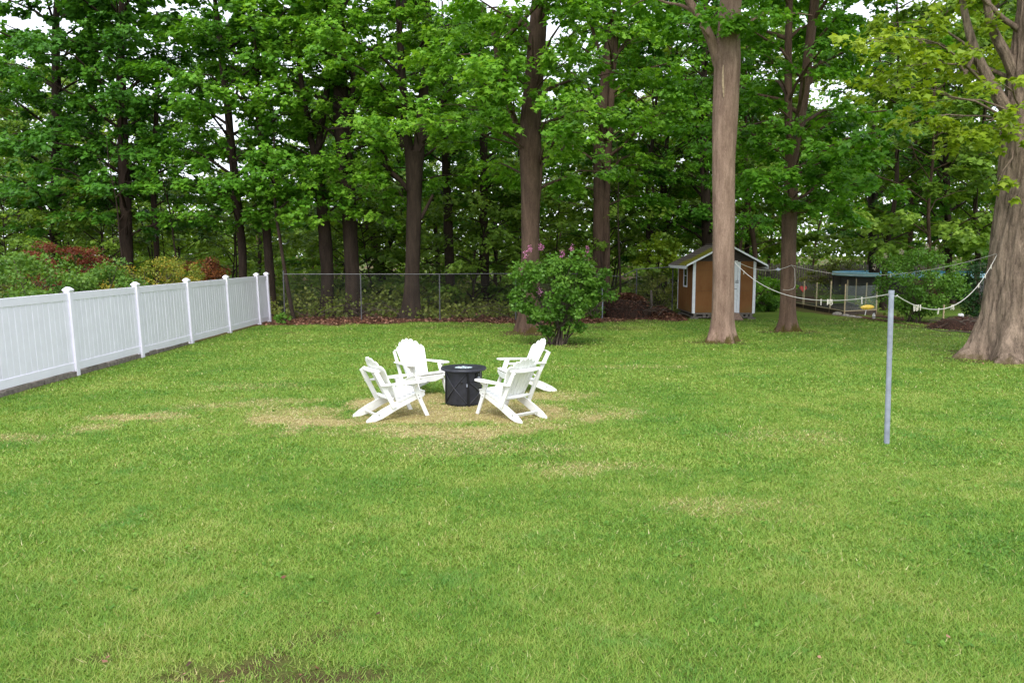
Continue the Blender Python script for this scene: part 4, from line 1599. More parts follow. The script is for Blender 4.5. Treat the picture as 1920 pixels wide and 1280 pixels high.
o.location = (c[0], c[1] + .2, .30)
tag(o, "crumpled white plastic bag lying on the brush heap", "bag")

# ------------------------------------------------------------------ above-ground pool and what stands by it
PC = np.array((24.7, 47.5))
PR = 4.6
pool = empty("swimming_pool", (PC[0], PC[1], 0))
tag(pool, "round above ground pool with dark wall and bright blue rim", "pool")
m = MB().lathe([(PR, -.3), (PR, 1.22), (PR - .03, 1.22), (PR - .03, .9)], 64)
m.f = m.f[:-2]
m.build("pool_wall", M['poolwall'], pool, True)
m = MB().lathe([(PR - .14, 1.225), (PR + .12, 1.225), (PR + .14, 1.25), (PR + .12, 1.44), (PR - .14, 1.46)], 64)
m.f = m.f[:-2]
m.build("pool_rim", M['poolrim'], pool, True)
M['water'] = mat_plain("pool_water", (.05, .20, .28), .06, 0, var=.1, scale=2, spec=.8)
MB().lathe([(PR - .05, 1.05), (PR - .06, 1.052)], 64).build("pool_water", M['water'], pool)
for k in range(18):
    a = 2 * math.pi * k / 18
    MB().box((0, 0, 0), (.12, .05, 1.5)).build("pool_upright", M['poolwall'], pool).matrix_local = \
        Matrix.Translation((math.cos(a) * (PR + .03), math.sin(a) * (PR + .03), .46)) @ Matrix.Rotation(a + math.pi / 2, 4, 'Z')

bw = empty("brown_board_screen", (21.4, 40.5, 0))
tag(bw, "low red brown board screen half hidden behind the flowered shrub", "screen")
for k in range(20):
    MB().box((k * .16 - .4, 0, .55 + .01 * math.sin(k * 2.2)), (.150, .025, 1.25)).build("board", M['brown'], bw)
for z in (.25, .95):
    MB().box((1.1, .035, z), (3.2, .04, .08)).build("rail", M['brown'], bw)

pf = empty("paling_fence", (20, 54, 0))
tag(pf, "weathered grey paling fence overgrown with bare vines beyond the pool", "fence")
rs = random.Random(12)
for k in range(110):
    h_ = 1.9 + rs.uniform(-.12, .15)
    MB().box((k * .17 - 5.0, rs.uniform(-.015, .015), h_ / 2 - .2), (.13, .022, h_ + .3)).build("paling", M['paling'], pf)
for z in (.4, 1.5):
    MB().box((4.3, .04, z), (18.8, .05, .09)).build("rail", M['paling'], pf)

# ------------------------------------------------------------------ leaf compost in a wire bin, brush
cb = G(1178, 597)
cb[1] += .55
comp = empty("compost_bin", cb)
tag(comp, "round bin of dark wire heaped with red brown leaves left of the shed", "compost bin")
RC = .88
V, Fq = [], []
for i in range(9):
    for j in range(40):
        a = 2 * math.pi * j / 40
        rr = RC * (1 + .05 * math.sin(a * 3 + 1) + .04 * math.sin(i * 1.3 + a * 5)) * (1 + .03 * i / 8)
        V.append((rr * 1.05 * math.cos(a), rr * .7 * math.sin(a), .72 * i / 8 + .05 * math.sin(a * 2) * i / 8))
mwb = MB()
for j in range(40):
    for dj in (2, -2):
        pts = []
        for i in range(9):
            k = i * 40 + (j + dj * i // 2) % 40
            pts.append(V[k])
        mwb.tube(pts, .0055, 3, False)
for i in (0, 4, 8):
    pts = [V[i * 40 + j] for j in range(40)] + [V[i * 40]]
    mwb.tube(pts, .008, 4, False)
tag(mwb.build("wire_bin", M['compost_mesh'], comp), kind="stuff")
V, Fq = [], []
for i in range(9):
    for j in range(28):
        a = 2 * math.pi * j / 28
        q = 1 - i / 8
        prof = [(0.93, 0), (.94, .22), (.93, .44), (.88, .60), (.76, .70), (.58, .80), (.38, .88), (.18, .92), (.02, .93)][i]
        n_ = 1 + .06 * math.sin(a * 4 + i) + .05 * math.sin(a * 7 - i * 2)
        V.append((prof[0] * RC * n_ * math.cos(a), prof[0] * RC * .68 * n_ * math.sin(a), prof[1] * n_))
for i in range(8):
    for j in range(28):
        Fq.append((i * 28 + j, i * 28 + (j + 1) % 28, i * 28 + 28 + (j + 1) % 28, i * 28 + 28 + j))
M['heap'] = mat_plain("leaf_heap", (.055, .030, .022), .95, 0, var=.5, scale=22, spec=.1, bumps=1.0, bscale=30)
link("leaf_heap", np_mesh("leaf_heap", np.array(V), np.array(Fq)), M['heap'], comp, True)
hl = Leaves(77)
r_ = np.random.default_rng(78)
n = 1500
a = r_.uniform(0, 6.283, n)
q = np.sqrt(r_.uniform(0, 1, n))
zz = np.interp(q, [0, .2, .4, .6, .78, .9, .96], [.95, .94, .90, .82, .72, .62, .45])
hp_ = np.stack([q * RC * np.cos(a), q * RC * .68 * np.sin(a), zz], 1)
flat_leaves(hl, r_, hp_, (.07, .13), 0, .05)
n = 700
a = r_.uniform(0, 6.283, n)
hl.P.append(np.stack([RC * .97 * np.cos(a), RC * .67 * np.sin(a), r_.uniform(.02, .62, n)], 1))
hl.A.append(r_.normal(0, 1, (n, 3)))
hl.N.append(np.stack([np.cos(a), np.sin(a), r_.normal(0, .3, n)], 1))
hl.S.append(r_.uniform(.05, .10, n))
hl.C.append(r_.uniform(0, .5, n))
tag(link("heaped_leaves", hl.mesh("heaped_leaves", False), M['litter'], comp), kind="stuff")
for (px, p0, p1, rr_, mt, lab) in ((1129, 597, 535, .025, 'galv', "bent grey pipe post at the left of the compost bin"), (1221, 590, 544, .05, 'pallet', "rough wooden post at the right of the compost bin")):
    c = G(px, p0)
    pts = [c, c + (at(px + 1, p1, c[1]) - c) * .5 + np.array((.01, 0, 0)), at(px, p1, c[1])]
    if px == 1129:
        pts += [at(px - 3, p1 - 2, c[1]), at(px - 12, p1 - 2, c[1])]
    o = MB().tube(pts, rr_, 8).build("bin_post", M[mt], None, True, c)
    o.location = c
    tag(o, lab, "post")
# second low heap of leaves between compost and shed
c = G(1245, 594)
c[1] += .9
V, Fq = [], []
for i in range(6):
    for j in range(20):
        a = 2 * math.pi * j / 20
        k = 1 + .12 * math.sin(3 * a + i)
        q = [1, .8, .6, .4, .2, .01][i]
        V.append((q * .62 * k * math.cos(a), q * .9 * k * math.sin(a), [-.03, .12, .22, .29, .33, .35][i]))
for i in range(5):
    for j in range(20):
        Fq.append((i * 20 + j, i * 20 + (j + 1) % 20, i * 20 + 20 + (j + 1) % 20, i * 20 + 20 + j))
lh = link("leaf_pile", np_mesh("leaf_pile", np.array(V), np.array(Fq)), M['heap'], None, True)
lh.location = c
tag(lh, "low pile of light brown leaves between the compost bin and the shed", "leaf pile")
hl = Leaves(79)
n = 900
a = r_.uniform(0, 6.283, n)
q = np.sqrt(r_.uniform(0, 1, n))
flat_leaves(hl, r_, np.stack([q * .62 * np.cos(a), q * .9 * np.sin(a), .35 * (1 - q ** 1.5)], 1), (.06, .12), 0, .06)
tag(link("loose_leaves", hl.mesh("loose_leaves", False), M['litter'], lh), kind="stuff")

# brush heap by the huge trunk
c = G(1815, 618)
bh = empty("brush_heap", c)
tag(bh, "dark heap of soil and broken branches left of the huge trunk", "brush heap")
V, Fq = [], []
for i in range(6):
    for j in range(24):
        a = 2 * math.pi * j / 24
        k = 1 + .12 * math.sin(3 * a + i) + .08 * math.sin(7 * a)
        q = [1, .8, .6, .4, .2, .01][i]
        V.append((q * 1.1 * k * math.cos(a), q * .9 * k * math.sin(a) + .4, [-.03, .13, .24, .31, .35, .37][i] * k))
for i in range(5):
    for j in range(24):
        Fq.append((i * 24 + j, i * 24 + (j + 1) % 24, i * 24 + 24 + (j + 1) % 24, i * 24 + 24 + j))
link("soil_mound", np_mesh("soil_mound", np.array(V), np.array(Fq)), M['heap'], bh, True)
bl = Leaves(91)
rb_ = np.random.default_rng(92)
n = 1300
a = rb_.uniform(0, 6.283, n)
q = np.sqrt(rb_.uniform(0, 1, n))
flat_leaves(bl, rb_, np.stack([q * 1.2 * np.cos(a), q * 1.0 * np.sin(a) + .4, .38 * (1 - q ** 1.6)], 1)[:700], (.03, .07), 0, .05)
tag(link("loose_leaves", bl.mesh("loose_leaves", False), M['litter'], bh), kind="stuff")
rs = random.Random(6)
for k in range(34):
    a = rs.uniform(0, 6.28)
    p0 = Vector((rs.uniform(-.9, .9), rs.uniform(-.4, .9), rs.uniform(.05, .25)))
    d = Vector((math.cos(a), math.sin(a) * .6, rs.uniform(-.1, .25))) * rs.uniform(.4, 1.1)
    p0.z += .12
    MB().tube([p0 - d * .5, p0 - d * .15 + Vector((rs.uniform(-.05, .05), 0, .06)), p0 + d * .2 + Vector((0, rs.uniform(-.05, .05), .04)), p0 + d * .5], [.016, .013, .010, .004], 5).build("branch", M['twig'], bh, True)
flb = G(1800, 625)
o = MB().tube([flb + np.array((-.8, .5, .12)), flb + np.array((-.45, .22, .05)), flb + np.array((-.1, .10, .07)), flb + np.array((.3, -.12, .04)), flb + np.array((.7, -.15, .06)), flb + np.array((1.0, -.3, .03))], [.010, .018, .020, .024, .020, .012], 7).build("fallen_branch", M['twig'], None, True)
tag(o, "dark fallen branch lying on the lawn before the brush heap", "branch")
flb = G(1655, 600)
o = MB().tube([flb + np.array((-.4, .1, .10)), flb + np.array((-.05, .05, .14)), flb + np.array((.3, -.1, .06)), flb + np.array((.5, -.2, .02))], [.012, .02, .016, .008], 6).build("fallen_branch", M['twig'], None, True)
tag(o, "crooked dark stick lying just left of the steel pole's top", "branch")

# ================================================================== VEGETATION
def shrub(name, label, base, size, n, mat, seed, leaf=.07, clumps=40, stems=7, mat_s=None, maple=False, z0=.25, cat="shrub", group=None, flowers=None, fmat=None, shell=.55, up=.5, nr=.26):
    """size: (rx, ry, height). Leaf clumps on and inside a lumpy ellipsoid, on a fan of stems."""
    r = np.random.default_rng(seed)
    b = np.asarray(base, float)
    root = empty(name, b)
    tag(root, label, cat, group)
    rx, ry, hh = size
    zc = z0 * hh + (hh * (1 - z0)) / 2
    rz_ = hh * (1 - z0) / 2
    lv = Leaves(seed + 1)
    br = []
    cs = []
    for k in range(clumps):
        d = nrm(r.normal(0, 1, 3))
        q = r.uniform(shell, 1.0)
        c = np.array((d[0] * rx * q, d[1] * ry * q, zc + d[2] * rz_ * q))
        c[:2] *= .55 + .45 * np.clip((c[2] / hh) / .5, 0, 1)
        cs.append(c)
        rad = np.array((rx, ry, rz_)) * r.uniform(nr * .7, nr * 1.3)
        rad = np.array((rad[0], rad[1], rad[2] * .75))
        lv.blob(c, rad, n / clumps, leaf, up)
    ns = stems
    for k in range(ns):
        c = cs[k * len(cs) // ns]
        p0 = np.array((r.normal(0, .10 * rx), r.normal(0, .10 * ry), -.04))
        v, f, _ = limb_arrays(p0, c, .028, .008, r, .1, 5, 6)
        br.append((v, f))
        for q in range(3):
            c2 = cs[r.integers(0, len(cs))]
            if np.linalg.norm(c2 - c) < 1.2 * rx:
                v, f, _ = limb_arrays(p0 * .4 + c * .6, c2, .012, .004, r, .05, 4, 4)
                br.append((v, f))
    V, Fq = join(br)
    link("stems", np_mesh("stems", V, Fq), mat_s or M['twig'], root, True)
    link("foliage", lv.mesh("foliage", maple), mat, root)
    if flowers:
        for k, (px, py) in enumerate(flowers):
            p = at(px, py, b[1] - .25) - b
            fl = Leaves(seed + 50 + k)
            fl.blob(p, (.07, .07, .13), 60, .035, .3)
            link("blossom", fl.mesh("blossom", False), fmat, root)
    return root, lv.count()


cnt = 0


def T_(*a, **k):
    global cnt
    o, n = tree(*a, **k)
    cnt += n
    return o


# --- the three trees in the open lawn -------------------------------------------------
t15 = T_("maple_tree", "tall tree with pale bare brown trunk standing in front of the shed", (1353, 640),
         [(1353, 640, 42), (1356, 560, 40), (1357, 420, 39), (1357, 300, 41), (1361, 190, 46), (1364, 120, 48), (1366, 60, 40), (1370, 0, 38)],
         M['bark_pale'], M['leaf_mid'], 15, top=15, limbs=[[(1350, 120, 24), (1338, 85, 18), (1318, 40, 15), (1290, 0, 13), (1265, -50, 10)]],
         nb=18, zlow=9.4, reach=3.6, leaves=6000, sides=44, flare=.50, rough=.045, lobes=5, fh=.27, step=.15,
         tiers=[(1385, 45, 70, .8), (1300, 25, 90, 1.2), (1420, 10, 90, 1.0)])
# old scar with a strip of bare wood on that trunk
b15 = np.array(t15.location)
sc = MB()
scp = [at(1357, 182, T15[1] - .36), at(1356, 165, T15[1] - .375), at(1355, 140, T15[1] - .385), at(1356, 122, T15[1] - .375)]
sc.tube(scp, [.012, .035, .030, .008], 7)
sc.build("wood_scar", M['heartwood'], t15, True, b15)
t16 = T_("maple_tree", "leafy tree with mossy trunk foot right of the shed, forking above", (1475, 620),
         [(1475, 620, 29), (1477, 560, 28), (1478, 470, 27), (1480, 400, 26), (1484, 300, 24), (1492, 235, 24)],
         M['bark_mid'], M['leaf_mid'], 16, top=15, forks=[[(1482, 300, 14), (1478, 220, 14), (1478, 100, 13), (1480, 0, 12)], [(1491, 250, 18), (1505, 205, 18), (1516, 100, 17), (1528, 0, 16)]],
         limbs=[[(1513, 160, 9), (1545, 130, 8), (1585, 108, 6)]],
         nb=34, zlow=4.8, reach=3.6, leaves=24000, sides=36, flare=.60, fh=.24, per=105,
         tiers=[(1430, 255, 150), (1530, 262, 150), (1485, 235, 130), (1480, 320, 150), (1405, 320, 110), (1560, 320, 170), (1445, 362, 110), (1610, 285, 150), (1540, 365, 150),
                (1640, 340, 130), (1590, 400, 120), (1500, 390, 90), (1420, 180, 120), (1580, 200, 160), (1530, 120, 150), (1440, 90, 120)])
tm = T_("maple_tree", "huge old maple with furrowed grey brown trunk at the right edge", (1900, 672),
        [(1897, 672, 128), (1905, 600, 112), (1912, 520, 104), (1917, 430, 92), (1921, 340, 82), (1926, 250, 80), (1934, 150, 76), (1940, 60, 66), (1945, 0, 60)],
        M['bark_maple'], M['leaf_yellow'], 17, top=15,
        limbs=[[(1905, 225, 26), (1880, 195, 22), (1853, 150, 19), (1826, 95, 16), (1812, 40, 12), (1800, -20, 9)], [(1908, 150, 22), (1885, 100, 18), (1862, 65, 16), (1850, 10, 13), (1846, -40, 10)],
               [(1826, 100, 8), (1800, 165, 6), (1785, 150, 5)]],
        nb=20, zlow=6.4, reach=3.6, leaves=9000, sides=110, flare=.36, rough=.05, lobes=7, fh=.5, leaf=.165, per=70, step=.06, furrow=.055,
        tiers=[(1720, 90, 140, 1.5), (1780, 60, 130, 1.0), (1690, 150, 130, 2.0), (1800, 170, 110, .8), (1760, 215, 120, 1.2), (1840, 245, 90, 1.0), (1870, 215, 80, 1.4), (1900, 140, 80, 1.6), (1730, 20, 150, 1.0),
               (1905, 240, 70, 1.5), (1895, 340, 50, 1.0), (1660, 60, 130, 2.5), (1830, 110, 60, .5)])
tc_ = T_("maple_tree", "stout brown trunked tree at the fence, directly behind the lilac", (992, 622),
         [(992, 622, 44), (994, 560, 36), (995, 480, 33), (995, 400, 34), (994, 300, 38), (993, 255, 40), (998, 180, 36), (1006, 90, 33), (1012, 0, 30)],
         M['bark_brown_shaded'], M['leaf_bright'], 13, top=15, limbs=[[(982, 270, 14), (960, 215, 12), (935, 120, 11), (925, 60, 8)], [(1002, 420, 12), (1013, 330, 10), (1010, 260, 9)]],
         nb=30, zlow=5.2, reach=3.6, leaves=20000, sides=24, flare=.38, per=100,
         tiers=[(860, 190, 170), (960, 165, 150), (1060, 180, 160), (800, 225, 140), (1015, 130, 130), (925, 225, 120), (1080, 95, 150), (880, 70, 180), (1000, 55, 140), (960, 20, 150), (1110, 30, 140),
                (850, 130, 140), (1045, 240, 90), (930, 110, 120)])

# --- trees along and behind the chain-link fence -----------------------------------------
T_("maple_tree", "dark straight trunk, nearest the white fence's end among the fence-line trees", (612, 592),
   [(616, 592, 22), (614, 520, 23), (610, 450, 24), (604, 380, 22), (595, 320, 20), (590, 290, 22)], M['bark_dark'], M['leaf_bright'], 21, top=15,
   forks=[[(592, 300, 13), (580, 250, 12), (572, 200, 10), (560, 120, 9)], [(594, 300, 13), (602, 240, 12), (612, 180, 11), (620, 80, 9)]],
   nb=22, zlow=4.6, reach=3.2, leaves=14000, per=95,
   tiers=[(640, 330, 180), (575, 345, 150), (690, 350, 130), (610, 395, 170), (660, 300, 140), (545, 305, 130), (560, 400, 120), (700, 400, 90)])
T_("maple_tree", "furrowed dark trunk, second of the pair by the white fence's end", (662, 592),
   [(665, 592, 25), (660, 520, 26), (657, 440, 26), (652, 360, 27), (645, 280, 28), (640, 230, 30), (638, 150, 26), (636, 60, 22)], M['bark_dark'], M['leaf_bright'], 22, top=15.5,
   limbs=[[(648, 275, 12), (660, 200, 11), (664, 120, 9)]], nb=26, zlow=6.0, reach=3.6, leaves=18000, sides=18, per=95,
   tiers=[(640, 110, 190), (560, 125, 160), (690, 80, 180), (600, 60, 170), (650, 30, 200), (540, 190, 150), (500, 95, 140), (700, 160, 150), (590, 200, 140)])
T_("maple_tree", "thick dark trunk forking overhead, middle of the fence-line trees left of the lilac", (772, 597),
   [(772, 597, 28), (773, 520, 27), (775, 440, 27), (777, 370, 27), (777, 310, 33), (777, 285, 38)], M['bark_dark'], M['leaf_bright'], 23, top=15.5,
   forks=[[(770, 300, 17), (762, 250, 16), (757, 180, 14), (750, 80, 12)], [(782, 300, 21), (790, 240, 20), (796, 150, 17), (800, 40, 14)]],
   limbs=[[(772, 365, 9), (748, 335, 8), (722, 312, 6), (700, 290, 4)], [(783, 420, 7), (800, 390, 6), (812, 365, 5)]],
   nb=28, zlow=5.6, reach=3.6, leaves=18000, sides=18, per=95,
   tiers=[(720, 90, 200), (760, 150, 180), (700, 225, 170), (800, 60, 170), (690, 260, 120), (760, 215, 140), (640, 190, 130), (740, 20, 190), (830, 120, 130), (720, 330, 120), (800, 260, 110)])
T_("maple_tree", "slim very dark trunk, right of the thick forking trunk", (846, 578),
   [(847, 578, 18), (843, 500, 18), (840, 400, 17), (836, 300, 15), (832, 200, 13)], M['bark_dark'], M['leaf_mid'], 24, top=14, nb=20, zlow=5.2, reach=2.8, leaves=9000, tiers=[(850, 300, 120), (820, 340, 110), (880, 260, 110)])
T_("maple_tree", "slim brown trunk, last one left of the lilac", (911, 576),
   [(911, 576, 16), (909, 500, 16), (908, 400, 15), (907, 300, 15), (906, 220, 13)], M['bark_dark'], M['leaf_mid'], 25, top=14, nb=20, zlow=5.0, reach=2.8, leaves=9000, tiers=[(920, 320, 120), (895, 280, 120), (950, 350, 90)])
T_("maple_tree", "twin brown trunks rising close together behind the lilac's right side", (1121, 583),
   [(1121, 583, 22), (1122, 500, 21), (1123, 400, 21), (1124, 300, 22), (1126, 235, 23), (1132, 170, 17), (1142, 90, 19), (1148, 20, 13)], M['bark_brown_shaded'], M['leaf_bright'], 26, top=15,
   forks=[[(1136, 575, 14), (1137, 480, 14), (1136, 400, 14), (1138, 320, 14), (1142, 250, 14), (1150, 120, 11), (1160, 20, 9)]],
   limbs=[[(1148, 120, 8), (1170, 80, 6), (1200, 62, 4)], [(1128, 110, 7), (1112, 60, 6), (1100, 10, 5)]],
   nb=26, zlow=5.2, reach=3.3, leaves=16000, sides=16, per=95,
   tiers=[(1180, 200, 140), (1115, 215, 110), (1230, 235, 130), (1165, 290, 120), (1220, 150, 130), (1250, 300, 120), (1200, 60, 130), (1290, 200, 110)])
T_("maple_tree", "dark tree behind the white fence, just right of the red leaved tree", (238, 585),
   [(240, 585, 24), (238, 480, 22), (236, 400, 21), (232, 300, 20), (229, 200, 17), (226, 90, 13)], M['bark_dark'], M['leaf_dark'], 27, Y=34, top=16, nb=36, zlow=4.2, reach=4.0, leaves=26000, per=100,
   tiers=[(170, 265, 150), (250, 245, 140), (120, 330, 140), (200, 330, 150), (150, 400, 140), (300, 200, 140), (270, 320, 130), (90, 240, 130), (220, 170, 140), (230, 400, 120), (320, 280, 110), (228, 110, 130), (225, 30, 140), (290, 120, 120), (296, 250, 90), (170, 60, 140)], leaf=.19)
T_("maple_tree", "leaning dark trunk behind the white fence, below the middle of its far half", (452, 585),
   [(455, 585, 15), (455, 470, 15), (446, 390, 15), (440, 330, 15), (432, 260, 14), (427, 200, 13), (415, 100, 12)], M['bark_dark'], M['leaf_mid'], 28, Y=32.5, top=15, nb=26, zlow=4.6, reach=3.6, leaves=20000, per=110,
   tiers=[(420, 290, 170), (360, 250, 150), (470, 320, 140), (420, 385, 160), (330, 300, 140), (500, 385, 110), (380, 340, 130), (460, 240, 130), (350, 400, 110), (300, 340, 90), (400, 180, 130), (420, 60, 140), (350, 150, 120)], leaf=.19)
T_("maple_tree", "dark trunk just above the far end of the white fence", (508, 585),
   [(509, 585, 17), (505, 500, 17), (500, 430, 15), (494, 340, 13), (488, 240, 12)], M['bark_dark'], M['leaf_mid'], 29, Y=32, top=14, nb=20, zlow=5.2, reach=3.2, leaves=9000, tiers=[(500, 350, 120), (470, 410, 100), (520, 300, 120)])
T_("maple_tree", "dark tree at the far left edge, behind the green mounded shrub", (104, 585),
   [(104, 585, 20), (104, 450, 20), (106, 300, 18), (106, 180, 16), (104, 60, 13)], M['bark_dark'], M['leaf_dark'], 30, Y=36, top=17, nb=36, zlow=4.2, reach=4.2, leaves=26000, per=100,
   tiers=[(60, 345, 150), (40, 260, 130), (100, 420, 130), (30, 420, 120), (60, 170, 140), (20, 90, 130), (130, 120, 140), (150, 200, 120), (104, 60, 120), (104, 180, 110), (108, 300, 110), (104, 370, 110), (104, 240, 100)], leaf=.19)
T_("maple_tree", "slim tree behind the white fence above the yellow bush", (296, 585),
   [(298, 585, 10), (294, 470, 10), (288, 380, 10), (290, 280, 9), (296, 150, 8)], M['bark_dark'], M['leaf_mid'], 31, Y=35, top=13, nb=14, zlow=5.0, reach=2.6, leaves=5000)
T_("maple_tree", "thin crooked stem leaning left beside the end post of the white fence", (551, 599),
   [(551, 599, 6), (543, 560, 7), (536, 520, 7), (528, 470, 6), (522, 430, 6), (515, 380, 5), (514, 330, 4)], M['bark_dark'], M['leaf_mid'], 32, top=7, nb=7, zlow=5.0, reach=1.6, leaves=1500, flare=.3)
T_("maple_tree", "forked dark tree in the woods left of the thick forking trunk", (716, 560),
   [(718, 560, 17), (714, 500, 17), (712, 478, 18)], M['bark_dark'], M['leaf_far'], 33, top=14,
   forks=[[(712, 482, 13), (700, 455, 12), (688, 420, 11), (700, 380, 10), (698, 300, 9)], [(714, 482, 10), (735, 450, 9), (750, 415, 9), (752, 340, 8)]], nb=20, zlow=4.2, reach=3.2, leaves=9000, leaf=.15)
T_("maple_tree", "slender leaning pale brown trunk in the woods above the flowered shrub", (1703, 540),
   [(1703, 540, 11), (1704, 480, 11), (1708, 400, 10), (1714, 340, 9), (1716, 250, 8)], M['bark_mid'], M['leaf_far'], 34, Y=44, top=15, nb=18, zlow=6, reach=3.2, leaves=7000, leaf=.16)
T_("maple_tree", "broad dark tree beyond the pool, left of the slender leaning trunk", (1640, 540),
   [(1640, 540, 19), (1638, 450, 18), (1636, 350, 16), (1636, 220, 13)], M['bark_dark'], M['leaf_dark'], 35, Y=50, top=17, nb=36, zlow=3.6, reach=5.0, leaves=20000, leaf=.18,
   tiers=[(1600, 400, 110), (1680, 380, 120), (1650, 300, 120), (1720, 330, 110)])
T_("maple_tree", "dark leafy tree right behind the shed, rising over its roof", (1327, 560),
   [(1327, 560, 20), (1326, 450, 19), (1322, 350, 17), (1318, 220, 14)], M['bark_dark'], M['leaf_mid'], 36, Y=37, top=16, nb=36, zlow=3.4, reach=4.2, leaves=22000, leaf=.15,
   tiers=[(1260, 330, 120), (1300, 280, 110), (1240, 400, 120), (1290, 380, 110), (1260, 240, 130), (1400, 420, 110), (1420, 260, 100)])
T_("maple_tree", "thin bent trunk in the woods between the two trunks near the shed", (1412, 560),
   [(1416, 560, 8), (1416, 470, 9), (1408, 420, 9), (1402, 380, 8), (1400, 300, 7)], M['bark_mid'], M['leaf_far'], 37, Y=40, top=13, nb=16, zlow=4.6, reach=3.0, leaves=7000, leaf=.15)
T_("maple_tree", "tree in the woods between the mossy footed trunk and the huge maple, bright leaves", (1780, 560),
   [(1780, 560, 12), (1778, 450, 12), (1776, 350, 11), (1770, 200, 9)], M['bark_dark'], M['leaf_mid'], 38, Y=40, top=15, nb=36, zlow=2.2, reach=4.4, leaves=22000, leaf=.15)

# --- woods behind: copies of a few crowns sharing mesh data --------------------------------
def proto_tree(seed, mat_b, mat_l, hgt, zlow, reach, n, leaf, r0):
    rng = np.random.default_rng(seed)
    pts = [np.array((0, 0, -.1))]
    rad = [r0]
    for k in range(1, 7):
        pts.append(pts[-1] + np.array((rng.normal(0, .22), rng.normal(0, .22), hgt / 6)))
        rad.append(r0 * (1 - k / 6.6))
    V, Fq, C = trunk_arrays(pts, rad, 9, .35, seed, .04, step=.5)
    tm_ = np_mesh("trunk", V, Fq)
    tm_.materials.append(mat_b)
    tm_.polygons.foreach_set("use_smooth", np.ones(len(tm_.polygons), bool))
    lv = Leaves(seed + 3)
    br = []
    nb = 30
    for k in range(nb):
        u = (k + rng.uniform()) / nb
        z = zlow + (hgt - zlow) * u
        s = C[np.argmin(np.abs(C[:, 2] - z + .6))]
        az = k * 2.399 + rng.uniform(-.4, .4)
        L = reach * (math.sin(math.pi * min(1, .3 + .7 * u)) ** .7 * .75 + .25) * rng.uniform(.7, 1.2)
        e = s + np.array((math.cos(az) * L, math.sin(az) * L, L * rng.uniform(.15, .6)))
        v, f, c = limb_arrays(s, e, .035, .01, rng, .1, 4, 5)
        br.append((v, f))
        for q in (2, 3, 4):
            lv.spray(c[q], az + rng.uniform(-1, 1), rng.uniform(1.1, 1.9), rng.uniform(1.2, 1.9), n / nb / 3, leaf)
    V, Fq = join(br)
    bm_ = np_mesh("branches", V, Fq)
    bm_.materials.append(mat_b)
    cm_ = lv.mesh("crown", False)
    cm_.materials.append(mat_l)
    return tm_, bm_, cm_


protos = [proto_tree(201, M['bark_dark'], M['leaf_far'], 16, 2.6, 4.4, 11000, .24, .13),
          proto_tree(202, M['bark_dark'], M['leaf_mid'], 18, 3.6, 4.8, 11000, .24, .15),
          proto_tree(203, M['bark_mid'], M['leaf_far'], 14, 1.8, 4.0, 9000, .24, .10),
          proto_tree(204, M['bark_dark'], M['leaf_dark'], 17, 2.4, 4.8, 11000, .25, .14),
          proto_tree(205, M['bark_dark'], M['leaf_far'], 7, .3, 2.6, 5000, .19, .05)]
spots = []
rw = np.random.default_rng(301)
for Yr, stepx, x0, x1 in ((38, 85, 20, 1960), (45, 130, -60, 2000), (54, 140, -60, 2000), (63, 80, -80, 2020)):
    px = x0
    while px < x1:
        jx = px + rw.uniform(-30, 30)
        yy = Yr + rw.uniform(-3.5, 3.5)
        dens = 1.0
        if 260 < jx < 600:
            dens = .5          # the left of the wood is thin: sky shows there
        elif jx < 260:
            dens = .8
        X = at(jx, 500, yy)[0]
        ok = not ((1480 < jx < 1860) and yy < 57 and yy > 41) and not (1255 < jx < 1450 and yy < 37) and not (1480 < jx < 1660 and yy < 45)
        if ok and rw.uniform() < dens:
            k5 = int(rw.choice([0, 1, 2, 3, 4, 4])) if jx < 1150 else int(rw.choice([1, 3, 0, 2, 4, 0]))
            if Yr == 38 and jx < 1150:
                k5 = 4
            if Yr == 63:
                k5 = int(rw.choice([0, 2]))
            spots.append((X, yy, k5))
        px += stepx
for k, (X, yy, pi_) in enumerate(spots):
    root = empty("woodland_tree", (X, yy, float(gz(X, yy)) - .05), rw.uniform(0, 6.28))
    s = rw.uniform(.85, 1.12)
    root.scale = (s, s, s)
    qx = 960 + F * X / yy
    where = ("behind the white fence" if qx < 520 else "behind the chain link fence" if qx < 960 else "behind the lilac" if qx < 1255
             else "behind the shed" if qx < 1470 else "beyond the pool")
    look = ("tall pale green leafed tree", "tall mid green leafed tree", "slim pale green tree with brown trunk", "tall dark green leafed tree", "low bushy pale green young tree")[pi_]
    tag(root, look + " in the woods " + where, "tree", "trees deep in the woods")
    for nm, me in zip(("trunk", "branches", "crown"), protos[pi_]):
        o = bpy.data.objects.new(nm, me)
        col.objects.link(o)
        o.parent = root

